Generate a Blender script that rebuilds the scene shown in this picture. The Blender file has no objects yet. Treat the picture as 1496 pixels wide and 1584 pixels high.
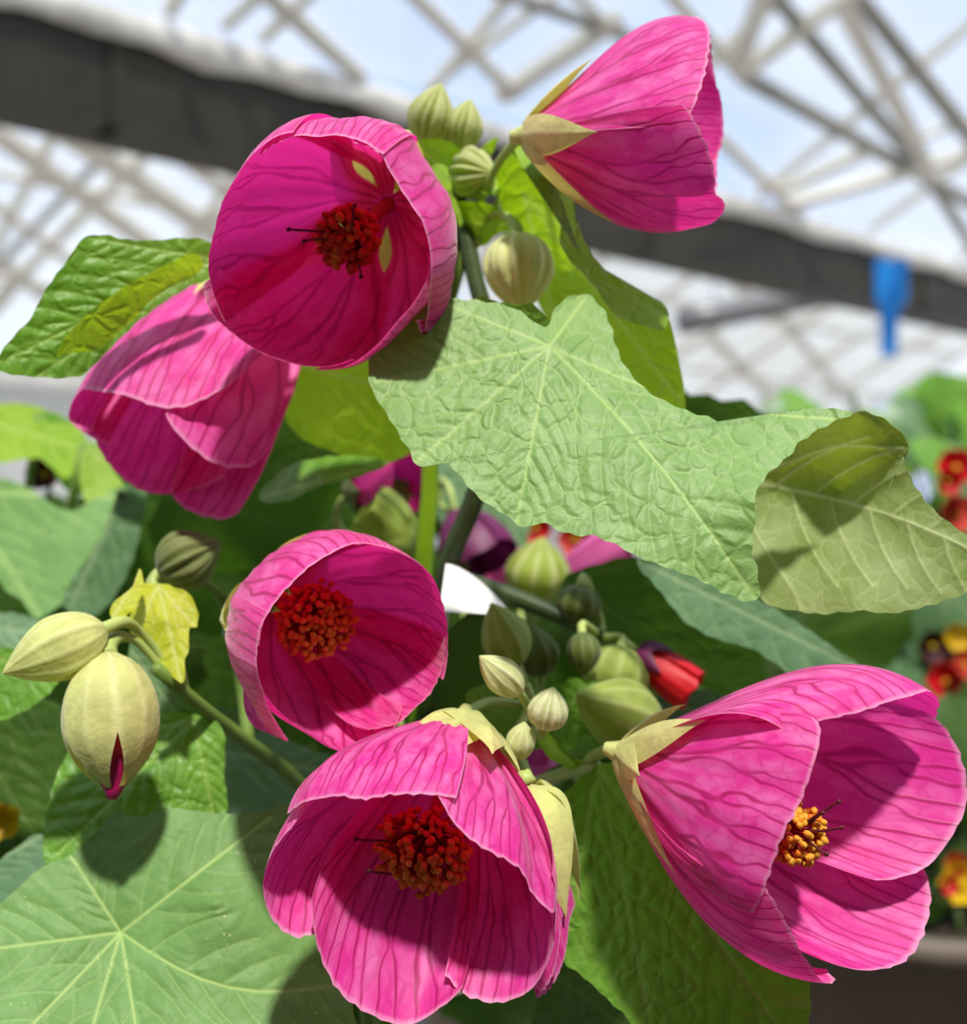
import bpy, math, random
import numpy as np
from mathutils import Vector, Matrix, noise as mnoise

random.seed(7)
rng = np.random.RandomState(7)
scene = bpy.context.scene
COL = scene.collection

# ------------------------------------------------------------------ camera
F = 1762.0                      # focal length in pixels of the 1496 x 1584 frame
CAMZ = 1.30
cam_data = bpy.data.cameras.new('camera')
cam = bpy.data.objects.new('camera', cam_data)
COL.objects.link(cam)
cam.location = (0, 0, CAMZ)
cam.rotation_euler = (math.pi / 2, 0, 0)
cam_data.sensor_fit = 'HORIZONTAL'
cam_data.sensor_width = 36.0
cam_data.lens = F / 1496.0 * 36.0
cam_data.clip_start = 0.01
cam_data.clip_end = 200
cam_data.dof.use_dof = True
cam_data.dof.focus_distance = 0.254
cam_data.dof.aperture_fstop = 10.0
scene.camera = cam

# ------------------------------------------------------------------ sky, sun, exposure
world = bpy.data.worlds.new('sky')
scene.world = world
world.use_nodes = True
wn = world.node_tree.nodes; wl = world.node_tree.links
for n in list(wn): wn.remove(n)
w_out = wn.new('ShaderNodeOutputWorld')
w_bg = wn.new('ShaderNodeBackground')
w_tc = wn.new('ShaderNodeTexCoord')
w_no = wn.new('ShaderNodeTexNoise'); w_no.inputs['Scale'].default_value = 2.6; w_no.inputs['Detail'].default_value = 6
w_rp = wn.new('ShaderNodeValToRGB')
w_rp.color_ramp.elements[0].position = 0.38; w_rp.color_ramp.elements[0].color = (0.40, 0.58, 0.95, 1)
w_rp.color_ramp.elements[1].position = 0.66; w_rp.color_ramp.elements[1].color = (0.95, 0.97, 1.0, 1)
wl.new(w_tc.outputs['Generated'], w_no.inputs['Vector'])
wl.new(w_no.outputs['Fac'], w_rp.inputs['Fac'])
wl.new(w_rp.outputs['Color'], w_bg.inputs['Color'])
w_bg.inputs['Strength'].default_value = 1.0
wl.new(w_bg.outputs['Background'], w_out.inputs['Surface'])

sun_d = bpy.data.lights.new('sun', 'SUN')
sun_d.energy = 4.6
sun_d.angle = math.radians(3.5)
sun_d.color = (1.0, 0.96, 0.88)
sun = bpy.data.objects.new('sun', sun_d)
COL.objects.link(sun)
SUN_TRAVEL = Vector((-0.08, 0.50, -0.85))
sun.rotation_euler = SUN_TRAVEL.to_track_quat('-Z', 'Y').to_euler()
sun.location = (0.3, -1.2, 3.6)

vs = scene.view_settings
vs.view_transform = 'Standard'
vs.look = 'None'
vs.exposure = 0.2
vs.gamma = 1.0
vs.use_curve_mapping = False

# ------------------------------------------------------------------ helpers
def P(px, py, d):
    return np.array([(px - 748.0) / F * d, d, CAMZ + (792.0 - py) / F * d])

def Pmm(t):
    return P(t[0], t[1], t[2] / 1000.0)

def nrm(v):
    v = np.asarray(v, float)
    return v / (np.linalg.norm(v) + 1e-12)

ORIGIN = {}
def empty(name, loc, label=None, cat=None, group=None, kind=None, parent=None):
    o = bpy.data.objects.new(name, None)
    COL.objects.link(o)
    o.empty_display_size = 0.01
    loc = np.asarray(loc, float)
    if parent is not None:
        o.parent = parent
        o.location = Vector(loc - ORIGIN[parent])
    else:
        o.location = Vector(loc)
    ORIGIN[o] = loc
    tag(o, label, cat, group, kind)
    return o

def tag(o, label=None, cat=None, group=None, kind=None):
    if label: o['label'] = label
    if cat: o['category'] = cat
    if group: o['group'] = group
    if kind: o['kind'] = kind
    return o

def make_mesh(name, V, faces, mat=None, uv=None, attrs=None, smooth=True):
    V = np.asarray(V, float)
    me = bpy.data.meshes.new(name)
    me.from_pydata(V.tolist(), [], faces if isinstance(faces, list) else faces.tolist())
    if smooth:
        me.polygons.foreach_set('use_smooth', [True] * len(me.polygons))
    if uv is not None:
        ul = me.uv_layers.new(name='UVMap')
        idx = np.empty(len(me.loops), dtype=np.int32)
        me.loops.foreach_get('vertex_index', idx)
        ul.data.foreach_set('uv', np.asarray(uv, float)[idx].ravel())
    if attrs:
        for k, a in attrs.items():
            at = me.attributes.new(k, 'FLOAT', 'POINT')
            at.data.foreach_set('value', np.asarray(a, float))
    if mat is not None:
        me.materials.append(mat)
    me.update()
    return me

def add(name, V, faces, mat, parent=None, uv=None, attrs=None, smooth=True, loc=None):
    """world-space vertices -> one mesh object, optionally a child of parent"""
    V = np.asarray(V, float)
    if parent is not None:
        org = ORIGIN[parent]
    else:
        org = np.asarray(loc, float) if loc is not None else np.array([V[:, 0].mean(), V[:, 1].mean(), V[:, 2].min()])
    me = make_mesh(name, V - org, faces, mat, uv, attrs, smooth)
    o = bpy.data.objects.new(name, me)
    COL.objects.link(o)
    if parent is not None:
        o.parent = parent
    else:
        o.location = Vector(org)
    ORIGIN[o] = org
    return o

def add_shared(name, me, parent, loc, rot=None, scale=None):
    o = bpy.data.objects.new(name, me)
    COL.objects.link(o)
    o.parent = parent
    o.location = Vector(np.asarray(loc, float) - ORIGIN[parent])
    if rot is not None: o.rotation_euler = rot
    if scale is not None: o.scale = scale
    ORIGIN[o] = np.asarray(loc, float)
    return o

def grid_faces(nu, nv, close_u=False):
    f = []
    n2 = nu if close_u else nu - 1
    for i in range(n2):
        i2 = (i + 1) % nu
        for j in range(nv - 1):
            f.append((i * nv + j, i2 * nv + j, i2 * nv + j + 1, i * nv + j + 1))
    return f

def catmull(pts, n, closed=False):
    """resample a polyline through its points, n samples evenly along the length"""
    p = np.asarray(pts, float)
    m = len(p)
    if m == 2 and not closed:
        return np.array([p[0] + (p[1] - p[0]) * t for t in np.linspace(0, 1, n)])
    out = []
    segs = m if closed else m - 1
    for i in range(segs):
        if closed:
            a, b, c, d = p[(i - 1) % m], p[i], p[(i + 1) % m], p[(i + 2) % m]
        else:
            a = p[i - 1] if i > 0 else 2 * p[0] - p[1]
            b, c = p[i], p[i + 1]
            d = p[i + 2] if i + 2 < m else 2 * p[m - 1] - p[m - 2]
        for t in np.linspace(0, 1, 14, endpoint=False):
            out.append(0.5 * ((2 * b) + (-a + c) * t + (2 * a - 5 * b + 4 * c - d) * t * t + (-a + 3 * b - 3 * c + d) * t ** 3))
    out.append(p[0] if closed else p[-1])
    out = np.array(out)
    L = np.concatenate([[0], np.cumsum(np.linalg.norm(np.diff(out, axis=0), axis=1))])
    s = np.linspace(0, L[-1], n + 1)[:-1] if closed else np.linspace(0, L[-1], n)
    return np.stack([np.interp(s, L, out[:, k]) for k in range(out.shape[1])], axis=1)

def tube_geo(pts, radii, sides=10, n=None, cap=True):
    pts = np.asarray(pts, float)
    n = n or max(6, 5 * len(pts))
    c = catmull(pts, n)
    if np.isscalar(radii): radii = [radii, radii]
    rr = np.interp(np.linspace(0, 1, n), np.linspace(0, 1, len(radii)), radii)
    T = np.gradient(c, axis=0)
    up = np.array([0.31, 0.22, 0.93])
    V = []
    for i in range(n):
        t = nrm(T[i])
        a = nrm(np.cross(t, up)); b = np.cross(t, a)
        for k in range(sides):
            an = 2 * math.pi * k / sides
            V.append(c[i] + rr[i] * (math.cos(an) * a + math.sin(an) * b))
    f = []
    for i in range(n - 1):
        for k in range(sides):
            k2 = (k + 1) % sides
            f.append((i * sides + k, i * sides + k2, (i + 1) * sides + k2, (i + 1) * sides + k))
    if cap:
        f.append(tuple(range(sides))[::-1])
        f.append(tuple((n - 1) * sides + k for k in range(sides)))
    return np.array(V), f

def tube(name, pts, radii, mat, parent=None, sides=10, n=None):
    V, f = tube_geo(pts, radii, sides, n)
    return add(name, V, f, mat, parent)

def box_geo(c, ax, ay, az):
    """box with centre c and half-extent vectors"""
    c, ax, ay, az = map(lambda v: np.asarray(v, float), (c, ax, ay, az))
    V = [c + sx * ax + sy * ay + sz * az for sx in (-1, 1) for sy in (-1, 1) for sz in (-1, 1)]
    f = [(0, 1, 3, 2), (4, 6, 7, 5), (0, 4, 5, 1), (2, 3, 7, 6), (0, 2, 6, 4), (1, 5, 7, 3)]
    return np.array(V), f

# ------------------------------------------------------------------ materials
MATS = {}
def new_mat(name):
    m = bpy.data.materials.new(name)
    m.use_nodes = True
    nt = m.node_tree
    for n in list(nt.nodes): nt.nodes.remove(n)
    MATS[name] = m
    return m, nt

class NT:
    """small node helper"""
    def __init__(s, nt): s.nt = nt; s.N = nt.nodes; s.L = nt.links
    def node(s, t, **kw):
        n = s.N.new(t)
        for k, v in kw.items(): setattr(n, k, v)
        return n
    def put(s, sock, v):
        if hasattr(v, 'is_output') or isinstance(v, bpy.types.NodeSocket): s.L.new(v, sock)
        else: sock.default_value = v
    def math(s, op, a, b=None, c=None, clamp=False):
        n = s.node('ShaderNodeMath', operation=op); n.use_clamp = clamp
        s.put(n.inputs[0], a)
        if b is not None: s.put(n.inputs[1], b)
        if c is not None: s.put(n.inputs[2], c)
        return n.outputs[0]
    def smooth(s, x, lo, hi, tlo=0.0, thi=1.0):
        n = s.node('ShaderNodeMapRange', interpolation_type='SMOOTHSTEP')
        s.put(n.inputs['Value'], x); s.put(n.inputs['From Min'], lo); s.put(n.inputs['From Max'], hi)
        s.put(n.inputs['To Min'], tlo); s.put(n.inputs['To Max'], thi)
        return n.outputs['Result']
    def mix(s, f, a, b):
        n = s.node('ShaderNodeMix', data_type='RGBA')
        s.put(n.inputs['Factor'], f)
        s.put(n.inputs[6], a); s.put(n.inputs[7], b)
        return n.outputs[2]
    def noise(s, vec, scale, detail=3.0, rough=0.5):
        n = s.node('ShaderNodeTexNoise')
        if vec is not None: s.L.new(vec, n.inputs['Vector'])
        n.inputs['Scale'].default_value = scale; n.inputs['Detail'].default_value = detail
        n.inputs['Roughness'].default_value = rough
        return n.outputs['Fac']
    def bump(s, h, strength, dist):
        n = s.node('ShaderNodeBump')
        n.inputs['Strength'].default_value = strength; n.inputs['Distance'].default_value = dist
        s.L.new(h, n.inputs['Height'])
        return n.outputs['Normal']

def C(r, g, b): return (r, g, b, 1.0)
def S(r, g, b):
    """sRGB 0..255 to linear"""
    f = lambda x: (x / 255 / 12.92) if x <= 10 else ((x / 255 + 0.055) / 1.055) ** 2.4
    return (f(r), f(g), f(b), 1.0)

def leafy_surface(T, col, trans_col, trans, rough, normal=None, spec=0.35, sheen=0.0):
    """thin living tissue: coloured surface that also lets light through"""
    pb = T.node('ShaderNodeBsdfPrincipled')
    T.put(pb.inputs['Base Color'], col)
    pb.inputs['Roughness'].default_value = rough
    pb.inputs['Specular IOR Level'].default_value = spec
    pb.inputs['Sheen Weight'].default_value = sheen
    pb.inputs['Sheen Roughness'].default_value = 0.4
    tr = T.node('ShaderNodeBsdfTranslucent')
    T.put(tr.inputs['Color'], trans_col)
    if normal is not None:
        T.L.new(normal, pb.inputs['Normal']); T.L.new(normal, tr.inputs['Normal'])
    mx = T.node('ShaderNodeMixShader'); mx.inputs[0].default_value = trans
    T.L.new(pb.outputs[0], mx.inputs[1]); T.L.new(tr.outputs[0], mx.inputs[2])
    out = T.node('ShaderNodeOutputMaterial')
    T.L.new(mx.outputs[0], out.inputs['Surface'])

def petal_material(name, base, light, vein, trans, nveins=5.0, tmix=0.40, vein_amt=0.8):
    m, nt = new_mat(name); T = NT(nt)
    uvn = T.node('ShaderNodeUVMap'); uvn.uv_map = 'UVMap'
    sep = T.node('ShaderNodeSeparateXYZ'); T.L.new(uvn.outputs[0], sep.inputs[0])
    u, v = sep.outputs[0], sep.outputs[1]
    oi = T.node('ShaderNodeObjectInfo')
    rnd = oi.outputs['Random']
    cmb = T.node('ShaderNodeCombineXYZ')
    T.L.new(u, cmb.inputs[0]); T.L.new(v, cmb.inputs[1])
    T.L.new(T.math('MULTIPLY', rnd, 37.0), cmb.inputs[2])
    vec = cmb.outputs[0]
    n1 = T.noise(vec, 1.7, 0.5)
    n2 = T.noise(vec, 7.0, 1.0)
    wob = T.math('ADD', T.math('MULTIPLY', T.math('SUBTRACT', n1, 0.5), 1.0), T.math('MULTIPLY', T.math('SUBTRACT', n2, 0.5), 0.07))
    x = T.math('ADD', T.math('MULTIPLY', u, nveins), T.math('MULTIPLY', wob, T.smooth(v, 0.1, 0.6)))
    x = T.math('ADD', x, T.math('MULTIPLY', rnd, 0.4))
    d0 = T.math('ABSOLUTE', T.math('SUBTRACT', T.math('FRACT', x), 0.5))
    n3 = T.noise(vec, 3.7, 0.0)
    s1 = T.math('MULTIPLY', T.smooth(T.math('ADD', v, T.math('MULTIPLY', T.math('SUBTRACT', n3, 0.5), 0.9)), 0.22, 0.85), 0.25)
    d1 = T.math('ABSOLUTE', T.math('SUBTRACT', d0, s1))
    s2 = T.math('MULTIPLY', T.smooth(T.math('ADD', v, T.math('MULTIPLY', T.math('SUBTRACT', n2, 0.4), 0.8)), 0.60, 1.10), 0.13)
    d2 = T.math('ABSOLUTE', T.math('SUBTRACT', d1, s2))
    w = T.math('DIVIDE', T.math('SUBTRACT', 0.050, T.math('MULTIPLY', v, 0.026)), T.math('ADD', v, 0.25))
    line = T.math('SUBTRACT', 1.0, T.smooth(d2, T.math('MULTIPLY', w, 0.3), T.math('MULTIPLY', w, 1.6)))
    halo = T.math('SUBTRACT', 1.0, T.smooth(d2, 0.0, T.math('MULTIPLY', w, 5.0)))
    # fine cross net between the veins
    mp = T.node('ShaderNodeMapping'); mp.inputs['Scale'].default_value = (11.0, 7.0, 1.0)
    T.L.new(vec, mp.inputs['Vector'])
    vo = T.node('ShaderNodeTexVoronoi', feature='DISTANCE_TO_EDGE'); vo.inputs['Scale'].default_value = 1.0
    T.L.new(mp.outputs[0], vo.inputs['Vector'])
    net = T.math('MULTIPLY', T.math('SUBTRACT', 1.0, T.smooth(vo.outputs['Distance'], 0.0, 0.07)), T.smooth(v, 0.35, 0.8, 0.0, 0.30))
    streak = T.noise(mp.outputs[0], 0.8, 3.0, 0.6)
    colr = T.mix(T.smooth(streak, 0.35, 0.7), base, light)
    colr = T.mix(T.math('MULTIPLY', halo, 0.42), colr, base)
    line = T.math('MULTIPLY', line, T.smooth(n2, 0.25, 0.6, 0.55, 1.0))
    msk = T.math('MULTIPLY', T.math('MAXIMUM', line, net), vein_amt, clamp=True)
    colr = T.mix(msk, colr, vein)
    rim = T.math('MAXIMUM', T.smooth(v, 0.978, 0.998), T.smooth(T.math('ABSOLUTE', T.math('SUBTRACT', u, 0.5)), 0.492, 0.4995))
    colr = T.mix(T.math('MULTIPLY', rim, 0.6), colr, C(0.95, 0.5, 0.72))
    hgt = T.math('ADD', T.math('MULTIPLY', line, -0.8), T.math('MULTIPLY', streak, 0.9))
    nr = T.bump(hgt, 0.25, 0.0005)
    tc = T.mix(T.math('MULTIPLY', msk, 0.7), trans, vein)
    leafy_surface(T, colr, tc, tmix, 0.5, nr, 0.3, 0.35)
    return m

def leaf_material(name, col_a, col_b, vein, trans, tmix=0.3, rough=0.5, spec=0.4, net=1.0, bump=0.5, specks=0.0, wet=0.0):
    """col_a/col_b mottling, vein attribute for the main ribs, fine net of small veins"""
    m, nt = new_mat(name); T = NT(nt)
    uvn = T.node('ShaderNodeUVMap'); uvn.uv_map = 'UVMap'
    at = T.node('ShaderNodeAttribute'); at.attribute_name = 'vein'
    vn = at.outputs['Fac']
    mottle = T.noise(uvn.outputs[0], 1.1, 4.0, 0.6)
    dis = T.node('ShaderNodeTexNoise'); dis.inputs['Scale'].default_value = 2.5
    T.L.new(uvn.outputs[0], dis.inputs['Vector'])
    vm = T.node('ShaderNodeVectorMath', operation='MULTIPLY_ADD')
    T.L.new(dis.outputs['Color'], vm.inputs[0]); vm.inputs[1].default_value = (0.35, 0.35, 0.0); T.L.new(uvn.outputs[0], vm.inputs[2])
    vo = T.node('ShaderNodeTexVoronoi', feature='DISTANCE_TO_EDGE'); vo.inputs['Scale'].default_value = 2.6
    T.L.new(vm.outputs[0], vo.inputs['Vector'])
    vo2 = T.node('ShaderNodeTexVoronoi', feature='DISTANCE_TO_EDGE'); vo2.inputs['Scale'].default_value = 8.0
    T.L.new(vm.outputs[0], vo2.inputs['Vector'])
    e1 = T.math('SUBTRACT', 1.0, T.smooth(vo.outputs['Distance'], 0.0, 0.055))
    e2 = T.math('SUBTRACT', 1.0, T.smooth(vo2.outputs['Distance'], 0.0, 0.07))
    col = T.mix(T.smooth(mottle, 0.3, 0.7), col_a, col_b)
    col = T.mix(T.math('MULTIPLY', T.math('ADD', T.math('MULTIPLY', e1, 0.26), T.math('MULTIPLY', e2, 0.12)), net), col, vein)
    col = T.mix(T.math('MULTIPLY', vn, 0.8), col, vein)
    if specks > 0:
        sp = T.noise(uvn.outputs[0], 14.0, 2.0, 0.7)
        patch = T.noise(uvn.outputs[0], 0.7, 1.0)
        col = T.mix(T.math('MULTIPLY', T.math('MULTIPLY', T.smooth(sp, 0.655, 0.70), T.smooth(patch, 0.5, 0.62)), specks), col, C(0.75, 0.68, 0.5))
    h = T.math('ADD', T.math('MULTIPLY', T.smooth(vo.outputs['Distance'], 0.0, 0.22), 0.9), T.math('MULTIPLY', T.smooth(vo2.outputs['Distance'], 0.0, 0.25), 0.10))
    h = T.math('ADD', h, T.math('MULTIPLY', T.noise(uvn.outputs[0], 40.0, 2.0), 0.12))
    nr = T.bump(h, bump, 0.0007)
    tcol = T.mix(T.math('MULTIPLY', vn, 0.5), trans, vein)
    leafy_surface(T, col, tcol, tmix, rough, nr, spec)
    return m

def simple_mat(name, col, rough=0.6, metal=0.0, trans=None, tmix=0.3, var=0.0, vscale=30.0, bump=0.0, spec=0.4):
    m, nt = new_mat(name); T = NT(nt)
    tc = T.node('ShaderNodeTexCoord')
    no = T.noise(tc.outputs['Object'], vscale, 4.0, 0.6)
    c2 = tuple(x * (1 - var) for x in col[:3]) + (1.0,)
    cc = T.mix(T.smooth(no, 0.3, 0.7), col, c2)
    nr = T.bump(no, bump, 0.002) if bump > 0 else None
    if trans is not None:
        leafy_surface(T, cc, trans, tmix, rough, nr, spec)
        return m
    pb = T.node('ShaderNodeBsdfPrincipled')
    T.put(pb.inputs['Base Color'], cc)
    pb.inputs['Roughness'].default_value = rough; pb.inputs['Metallic'].default_value = metal
    pb.inputs['Specular IOR Level'].default_value = spec
    if nr is not None: T.L.new(nr, pb.inputs['Normal'])
    out = T.node('ShaderNodeOutputMaterial')
    T.L.new(pb.outputs[0], out.inputs['Surface'])
    return m

def glass_material(name, haze, haze_col, tint):
    """thin greenhouse pane: clear part plus a dusty film that scatters light"""
    m, nt = new_mat(name); T = NT(nt)
    tc = T.node('ShaderNodeTexCoord')
    no = T.noise(tc.outputs['Object'], 1.6, 4.0, 0.6)
    tr = T.node('ShaderNodeBsdfTransparent'); tr.inputs['Color'].default_value = tint
    di = T.node('ShaderNodeBsdfDiffuse'); di.inputs['Color'].default_value = haze_col
    tl = T.node('ShaderNodeBsdfTranslucent'); tl.inputs['Color'].default_value = haze_col
    m1 = T.node('ShaderNodeMixShader'); m1.inputs[0].default_value = 0.6
    T.L.new(di.outputs[0], m1.inputs[1]); T.L.new(tl.outputs[0], m1.inputs[2])
    gl = T.node('ShaderNodeBsdfGlossy'); gl.inputs['Roughness'].default_value = 0.05
    m2 = T.node('ShaderNodeMixShader')
    T.L.new(T.smooth(no, 0.2, 0.8, haze * 0.6, haze * 1.3), m2.inputs[0])
    T.L.new(tr.outputs[0], m2.inputs[1]); T.L.new(m1.outputs[0], m2.inputs[2])
    m3 = T.node('ShaderNodeMixShader'); m3.inputs[0].default_value = 0.04
    T.L.new(m2.outputs[0], m3.inputs[1]); T.L.new(gl.outputs[0], m3.inputs[2])
    out = T.node('ShaderNodeOutputMaterial')
    T.L.new(m3.outputs[0], out.inputs['Surface'])
    return m

M_PETAL = petal_material('pink_petal', C(0.82, 0.038, 0.35), C(0.93, 0.20, 0.55), C(0.42, 0.002, 0.10), C(0.95, 0.03, 0.35), 4.0)
M_PETAL_DARK = simple_mat('magenta_petal_tip', C(0.50, 0.004, 0.12), 0.6, var=0.3, vscale=300)
def sepal_mat_(name, col, rib, trans, tmix):
    m, nt = new_mat(name); T = NT(nt)
    tc = T.node('ShaderNodeTexCoord')
    at = T.node('ShaderNodeAttribute'); at.attribute_name = 'rib'
    no = T.noise(tc.outputs['Object'], 160, 4.0, 0.6)
    c2 = tuple(x * 0.72 for x in col[:3]) + (1.0,)
    cc = T.mix(T.smooth(no, 0.3, 0.7), col, c2)
    cc = T.mix(T.math('MULTIPLY', at.outputs['Fac'], 0.75), cc, rib)
    nr = T.bump(T.math('ADD', no, T.math('MULTIPLY', T.noise(tc.outputs['Object'], 500, 2.0), 0.4)), 0.35, 0.0012)
    leafy_surface(T, cc, trans, tmix, 0.6, nr, 0.3, 0.2)
    return m
M_SEPAL = sepal_mat_('pale_sepal', C(0.75, 0.78, 0.29), C(0.86, 0.85, 0.44), C(0.82, 0.84, 0.15), 0.3)
M_SEPAL_G = sepal_mat_('green_sepal', C(0.34, 0.43, 0.08), C(0.55, 0.58, 0.22), C(0.5, 0.6, 0.06), 0.3)
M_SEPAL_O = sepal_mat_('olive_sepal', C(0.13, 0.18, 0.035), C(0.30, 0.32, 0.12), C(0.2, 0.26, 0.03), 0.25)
M_SEPAL_K = sepal_mat_('cream_sepal', C(0.70, 0.74, 0.34), C(0.88, 0.88, 0.62), C(0.8, 0.82, 0.3), 0.3)
M_SEPAL_C = sepal_mat_('striped_sepal', C(0.36, 0.45, 0.06), C(0.80, 0.78, 0.42), C(0.6, 0.65, 0.1), 0.3)
M_SEPAL_RIB = simple_mat('sepal_rib', C(0.74, 0.72, 0.36), 0.6, var=0.1, vscale=100)
M_STEM = simple_mat('green_stem', C(0.16, 0.26, 0.04), 0.5, var=0.3, vscale=80, bump=0.1)
M_STEM_L = simple_mat('young_stem', C(0.42, 0.52, 0.14), 0.5, var=0.2, vscale=80)
M_STEM_D = simple_mat('dark_stem', C(0.055, 0.085, 0.022), 0.5, var=0.4, vscale=80, bump=0.2)
M_STEM_LIME = simple_mat('lime_stem', C(0.36, 0.55, 0.02), 0.5, trans=C(0.5, 0.8, 0.02), tmix=0.4, var=0.15, vscale=60)
M_COLUMN = simple_mat('stamen_column', C(0.55, 0.03, 0.05), 0.5, trans=C(0.6, 0.03, 0.05), tmix=0.3)
M_ANTH_R = simple_mat('red_anther', C(0.85, 0.075, 0.010), 0.6, trans=C(0.9, 0.08, 0.01), tmix=0.25, var=0.35, vscale=900)
M_ANTH_O = simple_mat('orange_anther', C(0.92, 0.27, 0.015), 0.6, trans=C(0.95, 0.3, 0.01), tmix=0.25, var=0.3, vscale=900)
M_ANTH_Y = simple_mat('golden_anther', C(0.95, 0.50, 0.04), 0.6, trans=C(0.95, 0.5, 0.03), tmix=0.25, var=0.3, vscale=900)
M_STYLE = simple_mat('dark_style', C(0.10, 0.008, 0.012), 0.5)
M_POLLEN = simple_mat('pollen', C(0.9, 0.5, 0.04), 0.8)

LV = C(0.44, 0.60, 0.19)
M_LEAF = leaf_material('pale_green_leaf', C(0.18, 0.33, 0.085), C(0.24, 0.40, 0.13), LV, C(0.30, 0.55, 0.04), 0.22, 0.5, 0.35, 0.7, 0.45)  # the leaf's own pale green upper side
M_LEAF_B = leaf_material('broad_leaf', C(0.125, 0.26, 0.065), C(0.17, 0.33, 0.10), LV, C(0.30, 0.55, 0.04), 0.2, 0.55, 0.28, 0.3, 0.16, specks=0.9)
M_LEAF_G = leaf_material('green_leaf', C(0.10, 0.25, 0.025), C(0.16, 0.36, 0.035), C(0.32, 0.5, 0.10), C(0.26, 0.55, 0.015), 0.3, 0.45, 0.4, 0.6, 0.5)
M_LEAF_LIME = leaf_material('lime_leaf', C(0.24, 0.42, 0.02), C(0.34, 0.54, 0.03), C(0.5, 0.65, 0.12), C(0.42, 0.66, 0.01), 0.45, 0.5, 0.35, 0.7, 0.7)
M_LEAF_D = leaf_material('dark_shade_toned_leaf', C(0.035, 0.085, 0.010), C(0.06, 0.13, 0.014), C(0.12, 0.2, 0.04), C(0.08, 0.2, 0.008), 0.3, 0.5, 0.35, 0.6, 0.4)  # dark mature green, deepened so the colour carries shade of deep foliage
M_LEAF_U = leaf_material('leaf_underside', C(0.23, 0.31, 0.09), C(0.34, 0.42, 0.18), C(0.62, 0.70, 0.32), C(0.30, 0.42, 0.01), 0.35, 0.65, 0.3, 0.8, 0.18)
M_LEAF_T = leaf_material('bluish_leaf', C(0.09, 0.19, 0.08), C(0.14, 0.26, 0.12), C(0.3, 0.42, 0.2), C(0.2, 0.4, 0.06), 0.2, 0.4, 0.5, 0.4, 0.3)
M_LEAF_Y = leaf_material('yellow_bract', C(0.48, 0.52, 0.02), C(0.58, 0.60, 0.03), C(0.7, 0.72, 0.25), C(0.65, 0.7, 0.02), 0.4, 0.5, 0.3, 0.5, 0.5)

M_BEAM = simple_mat('gutter_metal', C(0.038, 0.029, 0.012), 0.55, 0.0, var=0.45, vscale=4.0, bump=0.15)
M_LIP = simple_mat('gutter_lip', C(0.86, 0.80, 0.70), 0.5, 0.0, var=0.3, vscale=9.0, bump=0.4)
M_BAR = simple_mat('glazing_bar', C(0.78, 0.73, 0.64), 0.5, 0.0, var=0.15, vscale=3.0)
M_BAR_D = simple_mat('dark_glazing_bar', C(0.36, 0.34, 0.30), 0.5, 0.0, var=0.3, vscale=3.0)
M_GLASS = glass_material('roof_glass', 0.22, C(0.8, 0.84, 0.88), C(0.96, 0.98, 0.99, ))
M_WHITE_GLASS = glass_material('whitewashed_glass', 0.8, C(0.85, 0.84, 0.80), C(0.96, 0.98, 0.99))
M_WALL = simple_mat('white_sheet', C(0.82, 0.80, 0.75), 0.7, trans=C(0.85, 0.83, 0.78), tmix=0.5, var=0.12, vscale=2.0)
M_FLOOR = simple_mat('concrete_floor', C(0.32, 0.30, 0.27), 0.8, var=0.3, vscale=2.0)
M_BENCH = simple_mat('bench_slats', C(0.22, 0.19, 0.16), 0.7, var=0.4, vscale=8.0)
M_POT = simple_mat('brown_pot', C(0.16, 0.125, 0.095), 0.6, var=0.25, vscale=20)
M_POT_P = simple_mat('pale_pot', C(0.50, 0.40, 0.32), 0.6, var=0.15, vscale=20)
M_BOARD = simple_mat('shade_wall_boards', C(0.035, 0.05, 0.03), 0.7, var=0.3, vscale=3)  # dark boards of the added wall that blocks sky light
M_SOIL = simple_mat('soil', C(0.03, 0.02, 0.012), 0.9, var=0.5, vscale=200, bump=1.0)
M_BLUE = simple_mat('blue_plastic', C(0.0, 0.21, 0.62), 0.5)
M_TUBE = simple_mat('grey_tube', C(0.20, 0.20, 0.20), 0.4, 0.3, var=0.2)
M_WHITE = simple_mat('white_plastic', C(0.85, 0.85, 0.83), 0.4)
M_RED = simple_mat('red_petal', C(0.70, 0.008, 0.02), 0.5, trans=C(0.8, 0.01, 0.02), tmix=0.3, var=0.3, vscale=60)
M_CORAL = simple_mat('coral_petal', C(0.75, 0.09, 0.06), 0.5, trans=C(0.8, 0.1, 0.05), tmix=0.3, var=0.3, vscale=60)
M_YELLOW = simple_mat('yellow_petal', C(0.78, 0.52, 0.01), 0.5, trans=C(0.8, 0.6, 0.01), tmix=0.3, var=0.2, vscale=60)
M_PURPLE = simple_mat('purple_petal', C(0.16, 0.012, 0.085), 0.5, trans=C(0.2, 0.01, 0.1), tmix=0.2, var=0.3, vscale=60)
M_WINE = simple_mat('wine_leaf', C(0.06, 0.006, 0.01), 0.5, trans=C(0.1, 0.005, 0.01), tmix=0.2, var=0.3, vscale=60)
M_PINKFAR = simple_mat('far_pink_petal', C(0.78, 0.14, 0.42), 0.5, trans=C(0.8, 0.12, 0.4), tmix=0.3, var=0.25, vscale=60)
M_MAGFAR = simple_mat('far_magenta_petal', C(0.60, 0.02, 0.22), 0.5, trans=C(0.7, 0.02, 0.25), tmix=0.3, var=0.3, vscale=60)

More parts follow.
